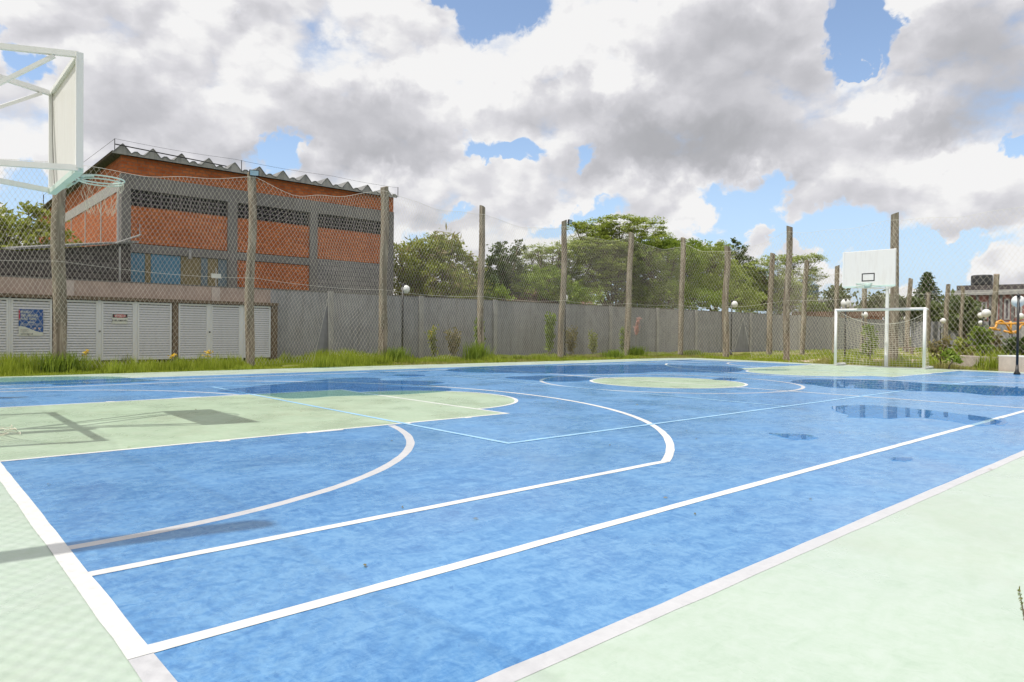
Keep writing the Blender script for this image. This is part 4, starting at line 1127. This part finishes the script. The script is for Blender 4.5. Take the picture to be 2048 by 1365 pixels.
tr_px('bushy_tree', 1330, 22.5, [(1335, 520, 34, 40), (1300, 555, 45, 38), (1360, 560, 40, 40), (1325, 590, 60, 30), (1385, 500, 22, 20), (1290, 515, 25, 30), (1350, 498, 24, 18), (1300, 600, 50, 26), (1390, 600, 50, 26), (1370, 530, 36, 36)], 'lf_mid',
      'dense yellow green bushy tree behind the post with the pink plume', group=g, nsub=52, per=34, rad=.42, leaf=.09, seed=8, twigs=.4)
tr_px('leafy_tree', 1425, 24, [(1425, 520, 36, 28), (1400, 550, 34, 34), (1450, 550, 36, 32), (1425, 585, 60, 28), (1445, 500, 16, 14), (1475, 560, 22, 26), (1470, 600, 50, 24), (1400, 520, 30, 24)], 'lf_feather',
      'rounded pale green tree behind the right part of the grey wall', group=g, nsub=48, per=34, rad=.42, leaf=.095, seed=9)
tr_px('dark_tree', 1475, 30, [(1470, 500, 12, 20), (1490, 530, 18, 20), (1480, 560, 36, 28), (1510, 580, 34, 26), (1500, 605, 40, 18)], 'lf_dark',
      'dark tree top showing behind the rounded pale green tree', group=g, nsub=40, per=30, rad=.4, leaf=.13, seed=10)
tr_px('feathery_tree', 1560, 27, [(1555, 520, 26, 10), (1515, 535, 26, 14), (1590, 525, 28, 14), (1540, 555, 40, 20), (1590, 560, 40, 22), (1622, 518, 22, 9), (1530, 590, 40, 22), (1600, 590, 40, 20), (1630, 550, 18, 14), (1510, 605, 40, 24), (1570, 610, 50, 24), (1560, 580, 50, 24)], 'lf_feather',
      'rightmost feathery tree, its flat layers reaching behind the tall slim post', group=g, nsub=28, per=30, rad=.6, leaf=.12, seed=11, squash=.28, flat=.6, twigs=.7, elong=2.2, trunks=2)
g = 'far trees beyond the park'
def tr_far(name, ub, dist, tops, leafmat, label, **k):
    b_ = at_d(ub, 650, dist); base = Vector((b_.x, b_.y, 0)); el = []
    for i, (u, v, ru, rv) in enumerate(tops):
        p = at_d(u, v, dist+((i*37) % 5-2)*.5); s2 = (p-CP).dot(F0)/FPX
        el.append((p.x-base.x, p.y-base.y, p.z, ru*s2*1.05, ru*s2, rv*s2))
    return tree(name, base, el, leafmat, label, group=g, **k)
tr_far('far_tree', 1655, 80, [(1680, 592, 18, 10), (1668, 604, 14, 8)], 'lf_far', 'small round far tree left of the backboard pole above the blue roof', nsub=8, per=34, rad=1.0, leaf=.34, seed=31, trunk_r=.2)
tr_far('far_tree', 1745, 85, [(1745, 612, 18, 18), (1765, 608, 16, 20), (1730, 622, 16, 12)], 'lf_far', 'dark far tree seen between the backboard and the goal crossbar', nsub=8, per=34, rad=1.1, leaf=.34, seed=32, trunk_r=.2)
tr_far('far_tree', 1800, 82, [(1800, 612, 22, 16), (1825, 618, 18, 14), (1805, 632, 26, 14)], 'lf_far', 'round far tree right of the thick post beneath the blue sky gap', nsub=8, per=34, rad=1.1, leaf=.34, seed=33, trunk_r=.2)
tr_far('far_tree', 1875, 84, [(1850, 632, 22, 14), (1880, 626, 20, 16), (1868, 645, 34, 16), (1840, 645, 20, 14)], 'lf_far', 'dark bushy far tree below the Norfolk pine', nsub=8, per=34, rad=1.1, leaf=.34, seed=34, trunk_r=.2)
tr_far('far_tree', 1935, 78, [(1925, 618, 14, 22), (1940, 628, 22, 22), (1915, 604, 8, 7), (1930, 645, 30, 18)], 'lf_far', 'creeper covered far tree touching the left side of the pink house', nsub=8, per=34, rad=1.0, leaf=.32, seed=35, trunk_r=.2)
tr_far('far_tree', 1600, 90, [(1580, 600, 20, 14), (1640, 618, 26, 10)], 'lf_mid', 'yellowish far tree behind the second fence at the brown roof', nsub=8, per=30, rad=1.1, leaf=.34, seed=36, trunk_r=.2)
# Norfolk pine
b_ = at_d(1853, 650, 95); pine = empty('norfolk_pine', (b_.x, b_.y, 0)); tag(pine, 'tall conical dark pine rising above the far trees', 'tree')
htop = at_d(1853, 546, 95).z; sc95 = 95/FPX
mb = MB(); mb.tube([(0, 0, -.3), (0, 0, htop)], [.25, .04], 8); mb.build('trunk', M['bark'], pine)
cs_ = []; bb = MB()
for k in range(15):
    t_ = k/14; z = 4.6+(htop-4.8)*t_; r = (1-t_)**.8*1.9+.10
    nb = 8
    for j in range(nb):
        a = 2*PI*(j+.5*(k % 2))/nb+random.uniform(-.15, .15); rr = r*random.uniform(.8, 1.1)
        bb.tube([(0, 0, z), (rr*.6*math.cos(a), rr*.6*math.sin(a), z-.05), (rr*math.cos(a), rr*math.sin(a), z+.16)], [.05, .04, .02], 4)
        for q in np.linspace(.3, 1, 5): cs_.append((rr*q*math.cos(a), rr*q*math.sin(a), z+.12*q))
bb.build('branches', M['bark'], pine)
leaf_mesh('crown', leaves_at(np.array(cs_), 4, .26, RNG, .5), .13, M['lf_dark'], pine, RNG, 0, 2.2)

# shrubs behind the back fence
g = 'garden shrubs behind the back fence'
def shrub(name, u, dist, tops, mat, label, **k):
    b_ = at_d(u, 690, dist); base = Vector((b_.x, b_.y, 0)); el = []
    for i, (uu, v, ru, rv) in enumerate(tops):
        p = at_d(uu, v, dist+((i*37) % 5-2)*.08); s2 = (p-CP).dot(F0)/FPX
        el.append((p.x-base.x, p.y-base.y, p.z, ru*s2, ru*s2, rv*s2))
    kk = dict(nsub=170, per=26, rad=.17, leaf=.08, trunk_r=.03, limb=.012, seed=u, twigs=.5); kk.update(k)
    return tree(name, base, el, mat, label, 'shrub', g, **kk)
shrub('garden_shrub', 1740, 38, [(1738, 665, 9, 14), (1745, 685, 8, 14), (1735, 700, 10, 10)], 'lf_mid', 'upright light green shrub seen through the football goal net')
shrub('garden_shrub', 1962, 33, [(1962, 668, 16, 11), (1955, 685, 11, 12), (1975, 690, 12, 10), (1968, 700, 16, 8)], 'lf_mid', 'bright green round shrub before the left end of the low planter wall')
shrub('garden_shrub', 1922, 36, [(1922, 690, 11, 10), (1928, 700, 12, 8)], 'lf_olive', 'small olive shrub left of the bright round shrub')
shrub('dry_shrub', 1882, 30, [(1870, 695, 12, 12), (1888, 688, 11, 14), (1885, 708, 16, 10)], 'lf_dry', 'straggly brownish shrub just right of the goal post', twigs=.9, per=8)
shrub('dry_shrub', 1897, 29, [(1897, 712, 14, 10), (1912, 718, 12, 8)], 'lf_mid', 'low green weed clump at the foot of the brownish shrub', per=12)
shrub('dry_shrub', 1990, 34, [(1988, 680, 10, 8), (1995, 690, 8, 10)], 'lf_dry', 'pale flowering shrub between round shrub and yellow machine', twigs=.9, per=8)
shrub('garden_shrub', 2040, 33, [(2036, 690, 16, 16), (2050, 700, 20, 14), (2030, 700, 12, 10)], 'lf_dark', 'dark green bush behind the planter wall at the right edge')
shrub('garden_shrub', 2008, 36, [(2008, 702, 12, 7), (1995, 705, 10, 6)], 'lf_dark', 'low dark bush beneath the yellow exercise machine')
for i, (u, v, hgt, lb_) in enumerate([(1935, 726, .75, 'leaning dry weed with forked stems before the pale planter'), (1984, 728, .7, 'dry branching weed in front of the planter wall corner'), (1905, 728, .5, 'short dry weed right of the goal net')]):
    p = G(u, v); t = empty('dry_weed', (p.x, p.y, 0)); tag(t, lb_, 'weed', 'dry weeds along the back fence'); mb = MB(); rr = random.Random(i); tips = []
    for k in range(9):
        a = rr.uniform(0, 6.28); l = hgt*rr.uniform(.5, 1); e_ = Vector((math.cos(a)*l*.5, math.sin(a)*l*.5, l)); mb.tube([(0, 0, 0), e_*.5+Vector((0, 0, .05)), e_], [.012, .008, .004], 4)
        tips += [e_*q for q in (.5, .65, .8, .9, 1)]
    mb.build('stems', M['twig'], t); leaf_mesh('leaves', leaves_at(np.array([tuple(x) for x in tips]), 6, .09, RNG), .05, M['lf_dry'], t)

# weeds and flowers along the wall
g = 'tall weeds growing against the grey wall'
def weed(u, vt, y, w_, mat, label, n=5, leaf=.07, col=None, cat='weed', name='tall_weed', vb=700):
    pb = at_y(u, 690, y); top = at_y(u, vt, y).z; t = empty(name, (pb.x, y, 0)); tag(t, label, cat, g)
    rr = random.Random(int(u)); mb = MB(); pts = []
    for k in range(n):
        dx = rr.uniform(-w_, w_); h_ = top*rr.uniform(.65, 1.0) if k else top
        mb.tube([(dx*.2, 0, 0), (dx*.6, rr.uniform(-.1, .05), h_*.55), (dx, rr.uniform(-.15, .05), h_)], [.012, .009, .004], 4)
        for q in np.linspace(.25, 1, 9): pts.append((dx*q, -.05, h_*q))
    mb.build('stems', M['twig'], t)
    leaf_mesh('leaves', leaves_at(np.array(pts), 7, .16, RNG, 1), leaf, M[mat], t, RNG, 0, 2.6)
    if col:
        fl = np.array([pts[i] for i in range(len(pts)) if i % 9 >= 7]); leaf_mesh('flowers', leaves_at(fl, 3, .09, RNG, .6), .05, M[col], t, RNG, 0, 1.2)
    return t
weed(868, 652, 14.6, .25, 'lf_olive', 'sparse weed with small yellow flowers right of the first wall pilaster', 3, col='flower')
weed(905, 660, 14.6, .35, 'lf_dry', 'reddish dry weed left of the pale wooden post', 5)
weed(957, 640, 14.4, .22, 'lf_mid', 'tall leafy weed right behind the pale wooden post', 7, leaf=.09)
weed(1098, 632, 14.4, .25, 'lf_mid', 'bushy topped green weed left of the square floodlight post', 7, leaf=.09)
weed(1140, 655, 14.4, .35, 'lf_dry', 'dry flowering weed right of the square floodlight post', 6)
weed(1185, 665, 14.4, .35, 'lf_olive', 'low yellowish weed between the two wall pilasters', 5)
weed(1245, 655, 14.4, .3, 'lf_mid', 'green weed behind the post with the pink plume', 6)
for u, v, lb_ in ((172, 706, 'yellow flower in the grass left of the small white sign'), (347, 711, 'yellow flower at the foot of the brown pillar'), (415, 707, 'yellow flower in front of the right pair of louvred doors')):
    p = at_y(u, v, 13.6); t = empty('yellow_flower', (p.x, 13.6, 0)); tag(t, lb_, 'flower', 'yellow flowers in the grass')
    MB().tube([(0, 0, 0), (.02, 0, p.z*.5), (0, 0, p.z)], .006, 5).build('stem', M['lf_mid'], t)
    leaf_mesh('petals', leaves_at(np.array([(0, 0, p.z), (.04, 0, p.z+.05), (-.05, 0, p.z-.05)]), 7, .09, RNG, 1), .055, M['flower'], t, RNG, 0, 1.5)
p = at_y(1274, 655, 13.2); t = empty('plume_grass', (p.x-.1, 13.2, 0)); tag(t, 'pink feathery grass plume right of the wooden post', 'grass plume')
MB().tube([(0, 0, 0), (.02, 0, 1.0), (.1, 0, p.z)], .01, 5).build('stem', M['twig'], t)
pts = np.array([(.02+.20*q, 0, p.z-.35+.75*q) for q in np.linspace(0, 1, 14)]); leaf_mesh('plume', leaves_at(pts, 26, .12, RNG, 1), .035, M['plume'], t, RNG, 0, 4)

# grass
def blades(name, pts, h, w_, mat, label=None, lean=.35, kind='stuff', parent=None, rng=RNG):
    n = len(pts); a = rng.uniform(0, 2*PI, n); hh = h*rng.uniform(.45, 1.25, n)
    d = np.stack([np.cos(a), np.sin(a), np.zeros(n)], 1); s = np.stack([-np.sin(a), np.cos(a), np.zeros(n)], 1)
    l = (rng.uniform(.1, 1, n)*lean*hh)[:, None]; z = np.array([0, 0, 1.0]); wv = (w_*rng.uniform(.6, 1.3, n))[:, None]
    b0 = pts-s*wv/2; b1 = pts+s*wv/2; m0 = pts+z*(hh*.6)[:, None]+d*l*.35-s*wv*.38; m1 = pts+z*(hh*.6)[:, None]+d*l*.35+s*wv*.38
    t0 = pts+z*hh[:, None]+d*l-s*wv*.06; t1 = pts+z*hh[:, None]+d*l+s*wv*.06
    V = np.stack([b0, b1, m1, m0, t1, t0], 1).reshape(-1, 3); i = np.arange(n)[:, None]*6
    F = np.concatenate([i+np.array([0, 1, 2, 3]), i+np.array([3, 2, 4, 5])])
    o = link_mesh(name, V, F, M[mat], parent)
    return tag(o, label, 'grass' if label else None, kind=kind) if not parent else o
def vnoise(x, y, sc, seed):
    r = np.random.default_rng(seed); g_ = r.random((64, 64)); X = (x/sc) % 63; Y = (y/sc) % 63
    i = X.astype(int); j = Y.astype(int); fx = X-i; fy = Y-j; fx = fx*fx*(3-2*fx); fy = fy*fy*(3-2*fy)
    return (g_[i, j]*(1-fx)*(1-fy)+g_[i+1, j]*fx*(1-fy)+g_[i, j+1]*(1-fx)*fy+g_[i+1, j+1]*fx*fy)
def strip_pts(n, x0, x1, y0, y1, seed, thr=.0):
    r = np.random.default_rng(seed); x = r.uniform(x0, x1, n); y = y0+(y1-y0)*r.random(n)
    v = .6*vnoise(x+50, y+50, 1.1, seed)+.4*vnoise(x+50, y+50, .35, seed+1)
    k = v > thr; return np.stack([x[k], y[k], np.full(k.sum(), -.06)], 1), v[k]
P_, v_ = strip_pts(60000, -2, 12.5, 10.05, 15.0, 1, .25)
near_edge = P_[:, 1] < 10.0
hmod = np.clip((v_-.42)*3.4, .16, 1.25)
def blades_h(name, P, hm, h, w_, mat, label, rng=RNG, lean=.4):
    # split in three heights to vary tuft size
    parts = []
    n = len(P); rng2 = np.random.default_rng(5)
    a = rng2.uniform(0, 2*PI, n); hh = h*hm*rng2.uniform(.5, 1.2, n)
    d = np.stack([np.cos(a), np.sin(a), np.zeros(n)], 1); s = np.stack([-np.sin(a), np.cos(a), np.zeros(n)], 1)
    l = (rng2.uniform(.1, 1, n)*lean*hh)[:, None]; z = np.array([0, 0, 1.0]); wv = (w_*rng2.uniform(.6, 1.3, n))[:, None]
    b0 = P-s*wv/2; b1 = P+s*wv/2; m0 = P+z*(hh*.6)[:, None]+d*l*.35-s*wv*.38; m1 = P+z*(hh*.6)[:, None]+d*l*.35+s*wv*.38
    t0 = P+z*hh[:, None]+d*l-s*wv*.06; t1 = P+z*hh[:, None]+d*l+s*wv*.06
    V = np.stack([b0, b1, m1, m0, t1, t0], 1).reshape(-1, 3); i = np.arange(n)[:, None]*6
    F = np.concatenate([i+np.array([0, 1, 2, 3]), i+np.array([3, 2, 4, 5])])
    return tag(link_mesh(name, V, F, M[mat]), label, 'grass', kind='stuff')
blades_h('grass', P_, hmod, .40, .016, 'grass', 'lush bright green grass in front of the louvred cupboards')
P_, v_ = strip_pts(42000, 10.2, 19.5, 10.1, 15.3, 2, .30)
taller = np.exp(-((P_[:, 0]-12.0)/2.2)**2)*.9*(P_[:, 1] > 11.2)
blades_h('grass', P_, np.clip((v_-.34)*1.7, .10, .7)+taller*.7, .38, .018, 'grass', 'tall green grass below the torn net right of the cupboards')
P_, v_ = strip_pts(52000, 19, 36, 9.7, 15.3, 3, .36)
blades_h('grass', P_, np.clip((v_-.36)*1.5, .10, .75), .30, .022, 'grass', 'patchy green grass along the right part of the side fence')
P_, v_ = strip_pts(30000, 12, 36, 9.9, 15.2, 4, .2)
blades_h('grass', P_, np.clip(1.1-v_, .2, .8), .15, .02, 'grass_dry', 'short dry grass between the green tufts along the wall')
# behind the back fence
P_, v_ = strip_pts(45000, 28.0, 46, -9, 10, 6, .38)
blades_h('grass', P_, np.clip((v_-.3)*1.2, .12, .8), .30, .024, 'grass', 'green lawn behind the football goal')
P_, v_ = strip_pts(14000, 27.6, 30.5, -8, 2.5, 17, .52)
blades_h('grass', P_, np.clip((v_-.45)*2.4, .2, 1.0), .75, .022, 'grass', 'tall weedy grass around the tall post behind the goal')
P_, v_ = strip_pts(22000, 27.4, 31.5, -7, 4, 7, .40)
blades_h('grass', P_, np.clip((v_-.25)*1.2, .2, .9), .42, .018, 'grass_dry', 'yellowish tufts along the edge of the court behind the goal')
P_, v_ = strip_pts(30000, 46, 75, -12, 15, 8, .3)
blades_h('grass', P_, np.clip((v_-.3)*1.2, .2, .8), .32, .05, 'grass', 'distant lawn before the far wall')
# sturdy dark tufts at some posts
for i, (u, y, hh, lb_) in enumerate([(790, 12.0, .55, 'dark green weed tuft right of the post before the brick building end'), (1228, 11.6, .38, 'dark low tuft left of the post with the plume'), (1270, 12.2, .5, 'dark tuft right of the post with the plume'), (953, 11.9, .7, 'upright blades hugging the pale wooden post'), (118, 12.0, .5, 'grass tuft around the foot of the leftmost post'), (1388, 12, .3, 'small dark tuft right of the knotty brown post')]):
    x = at_y(u, 700, y).x; r = np.random.default_rng(i+70); n = 650
    pts = np.stack([r.normal(x, .28, n), r.normal(y, .2, n), np.full(n, -.06)], 1)
    o = blades('grass_tuft', pts, hh, .02, 'lf_mid', None, .7, None); tag(o, lb_, 'grass tuft', 'dark grass tufts at the posts')
    if i == 3: pass

# sandy path and planter behind the back fence
def flat(name, pix, z, mat, kind='structure'):
    return tag(MB().poly([(p.x, p.y, z) for p in [G(u, v, z) for u, v in pix]][::-1]).build(name, mat), kind=kind)
flat('path', [(1560, 722.5), (1640, 718), (1760, 716), (1905, 722), (1980, 730), (1960, 735), (1880, 731), (1800, 727), (1720, 724), (1640, 726)], -.045, M['sand'])
flat('path', [(1745, 706), (1830, 703), (1870, 706), (1900, 712), (1820, 714), (1750, 711)], -.04, M['sand'])
pl = empty('planter_wall', (0, 0, 0)); tag(pl, 'low pale concrete planter wall with a white cap at the right edge', 'low wall')
a = at_d(1997, 735, 29.0); c = at_d(2130, 740, 27.6)
def obox(mb, a, c, th, z0, z1):
    a = Vector((a.x, a.y, 0)); c = Vector((c.x, c.y, 0)); d = (c-a).normalized(); nn = Vector((d.y, -d.x, 0)); nn = nn if nn.dot(a-CP) > 0 else -nn
    vs = [a, c, c+nn*th, a+nn*th]; mb.add([(v.x, v.y, z0) for v in vs]+[(v.x, v.y, z1) for v in vs], [(0, 3, 2, 1), (4, 5, 6, 7), (0, 1, 5, 4), (1, 2, 6, 5), (2, 3, 7, 6), (3, 0, 4, 7)])
    return mb
zt = at_d(2020, 714, 28.7).z
obox(MB(), a, c, .6, -.1, zt).build('wall', M['planter'], pl)
e2 = Vector((c.x-a.x, c.y-a.y, 0)).normalized()*.03
obox(MB(), a-e2, c, .64, zt+.002, zt+.04).build('cap', M['board'], pl)
a2 = at_d(1900, 735, 32.5); c2 = at_d(1997, 735, 30.5); zt2 = at_d(1960, 714, 31).z
obox(MB(), a2, c2, .5, -.1, zt2).build('rear_section', M['planter'], pl)
for i, (u, v, s) in enumerate([(1918, 728, .30), (1905, 712, .22), (1822, 700, .3)]):
    p = G(u, v); o = MB().sphere((0, 0, 0), s, 10, 7, .6).build('garden_stone', M['planter'], None, True, loc=(p.x, p.y, .05)); tag(o, ['rounded pale stone beside the planter wall', 'small pale stone left of the planter', 'pale stone block seen through the goal'][i], 'stone')
# benches / blocks seen through the goal
p = G(1800, 708); bn = empty('garden_bench', (p.x, p.y, 0)); tag(bn, 'dark low bench on the lawn seen through the right half of the goal', 'bench')
MB().box(-.15, .15, -.9, .9, .38, .45).build('seat', M['slab_brown'], bn)
for y in (-.7, .7): MB().box(-.12, .12, y-.06, y+.06, 0, .378).build('leg', M['slab_brown'], bn)

# yellow outdoor gym machine
p = at_d(2022, 656, 34); gy = empty('exercise_machine', (p.x, p.y, 0)); tag(gy, 'yellow tubular outdoor exercise machine on a dark post', 'exercise machine')
zb = at_d(2022, 668, 34).z; px1 = 34/FPX*1.12
right = Vector((RC.x, RC.y, 0)).normalized()
def gp(u, v): q = right*((u-2022)*px1); return Vector((q.x, q.y, zb+(668-v)*px1))
MB().tube([(0, 0, 0), (0, 0, zb)], .06, 10).build('post', M['black'], gy, True)
for nm, pts in (('handle_tube', [gp(1993, 661), (gp(2000, 659)), gp(2002, 651), gp(2007, 649), gp(2015, 654), gp(2022, 666)]), ('handle_tube', [gp(2022, 666), gp(2032, 664), gp(2036, 656), gp(2047, 650), gp(2056, 650)]), ('centre_tube', [gp(2021, 650), gp(2022, 668)]), ('foot_tube', [gp(2012, 664), gp(2022, 667), gp(2030, 666)]), ('cross_tube', [gp(2000, 653), gp(2022, 653.5), gp(2045, 652)]), ('grip', [gp(1991, 660), gp(2006, 663)]), ('grip', [gp(2042, 661), gp(2060, 664)])):
    MB().tube(pts, .045, 8).build(nm, M['yellow'], gy, True)

# far houses
def far_house(name, u0, u1, vt, dist, mat, label, depth=8, roofmat=None, parts=()):
    a = at_d(u0, vt, dist); c = at_d(u1, vt, dist); z = a.z
    t = empty(name, (a.x, a.y, 0)); tag(t, label, 'house')
    d = Vector((c.x-a.x, c.y-a.y, 0)); Ld = d.length; t.rotation_euler = (0, 0, math.atan2(d.y, d.x))
    MB().box(0, Ld, 0, depth, -.1, z-.5).build('wall', mat, t)
    MB().box(-.3, Ld+.3, -.4, depth+.3, z-.498, z).build('roof', roofmat or M['concrete'], t)
    return t, Ld, z
t, Ld, z = far_house('pink_house', 1908, 2110, 582, 85, M['pinkhouse'], 'faded pink two storey house with a pale concrete roof band and dark water tank', roofmat=M['pil_grey'])
MB().box(.2, Ld, .5, 6, z+.002, z+.55).build('parapet', M['darkblock'], t)
k_ = Ld/202
for u0, u1, v0, v1 in ((1935, 1950, 600, 625), (1990, 2000, 600, 640), (2012, 2024, 598, 640), (2034, 2048, 600, 635), (1965, 1978, 604, 640)):
    z0_, z1_ = at_d(u0, v1, 85).z, at_d(u0, v0, 85).z
    f_ = MB().box((u0-1908)*k_, (u1-1908)*k_, -.04, -.002, z0_, z1_).build('window', M['housewhite'], t)
    MB().box((u0-1908)*k_+.15, (u1-1908)*k_-.15, -.06, -.042, z0_+.15, z1_-.15).build('pane', M['grille'], f_)
for u in (1957, 1984, 2006, 2029): MB().box((u-1908)*k_-.12, (u-1908)*k_+.12, -.22, -.002, 0, z-.5).build('column', M['concrete'], t)
tk = MB().lathe(((1965-1908)*k_, 2, z+.55), [(.85, 0), (.95, .15), (.95, 1.0), (.88, 1.1)], 18).build('water_tank', M['tankdark'], t)
MB().box((1951-1908)*k_, (1979-1908)*k_, .7, 3.6, z+.552, z+.56+.02).build('tank_slab', M['tankdark'], t)
t, Ld, z = far_house('white_house', 1612, 1668, 600, 95, M['housewhite'], 'pale distant house with a grey roof left of the backboard', roofmat=M['roof'])
t = at_d(1625, 570, 92); wt = empty('water_tank', (t.x, t.y, 0)); tag(wt, 'blue distant water tank on a tower behind the feathery tree', 'water tank')
MB().lathe((0, 0, t.z-1.4), [(.7, 0), (.7, 1.25), (.55, 1.4)], 16).build('tank', M['tankblue'], wt); MB().box(-.5, .5, -.5, .5, 0, t.z-1.402).build('tower', M['housewhite'], wt)
t, Ld, z = far_house('low_house', 1690, 1740, 612, 90, M['tankblue'], 'low distant house with a bluish grey front behind the goal', roofmat=M['pil_grey'])
t, Ld, z = far_house('brown_house', 1590, 1765, 624, 80, M['brick'], 'long low brick house behind the far wall left of the goal', roofmat=M['rooftile'])
t, Ld, z = far_house('white_house', 1892, 1908, 604, 100, M['housewhite'], 'narrow white distant house end between the far trees')
p = at_d(1929, 587, 84); o = MB().box(-.35, .35, -.3, .3, 0, p.z).build('chimney', M['housewhite'], None, loc=(p.x, p.y, 0)); tag(o, 'slim white column standing left of the pink house roof', 'column')

# plant spike at the right edge, close to the camera
p = G(2078, 1345); t = empty('weed_stalk', (p.x, p.y, 0)); tag(t, 'dry brown weed stalk leaning in at the lower right edge', 'weed')
dcam = math.hypot(p.x-CX, p.y-CY)
q1 = at_d(2052, 1250, dcam)-Vector((p.x, p.y, 0)); q2 = at_d(2038, 1180, dcam)-Vector((p.x, p.y, 0))
MB().tube([(0, 0, -.02), q1*.5, q1, q2], [.006, .005, .0035, .001], 6).build('stem', M['twig'], t)
pts = [tuple(q1.lerp(q2, s_)) for s_ in np.linspace(-.8, 1, 16)]
leaf_mesh('seeds', leaves_at(np.array(pts), 3, .005, RNG, 1.5), .0035, M['lf_dry'], t, RNG, 0, 3.2, droop=-1.2)
leaf_mesh('small_leaves', leaves_at(np.array(pts), 2, .006, RNG, 1.5), .0035, M['lf_mid'], t, RNG, 0, 3.6, droop=-1.5)

# leaf litter and grit on the paint
r = np.random.default_rng(77); n = 90
lx = r.uniform(-1.5, 9, n); ly = r.uniform(-11.5, 5, n)
lit = np.stack([lx, ly, np.full(n, .009)], 1)
o = leaf_mesh('leaf_litter', lit, .016, M['lf_dry'], None, r, .9, 2.2)
tag(o, 'tiny dry leaf bits scattered over the painted court', 'leaf litter', kind='stuff')
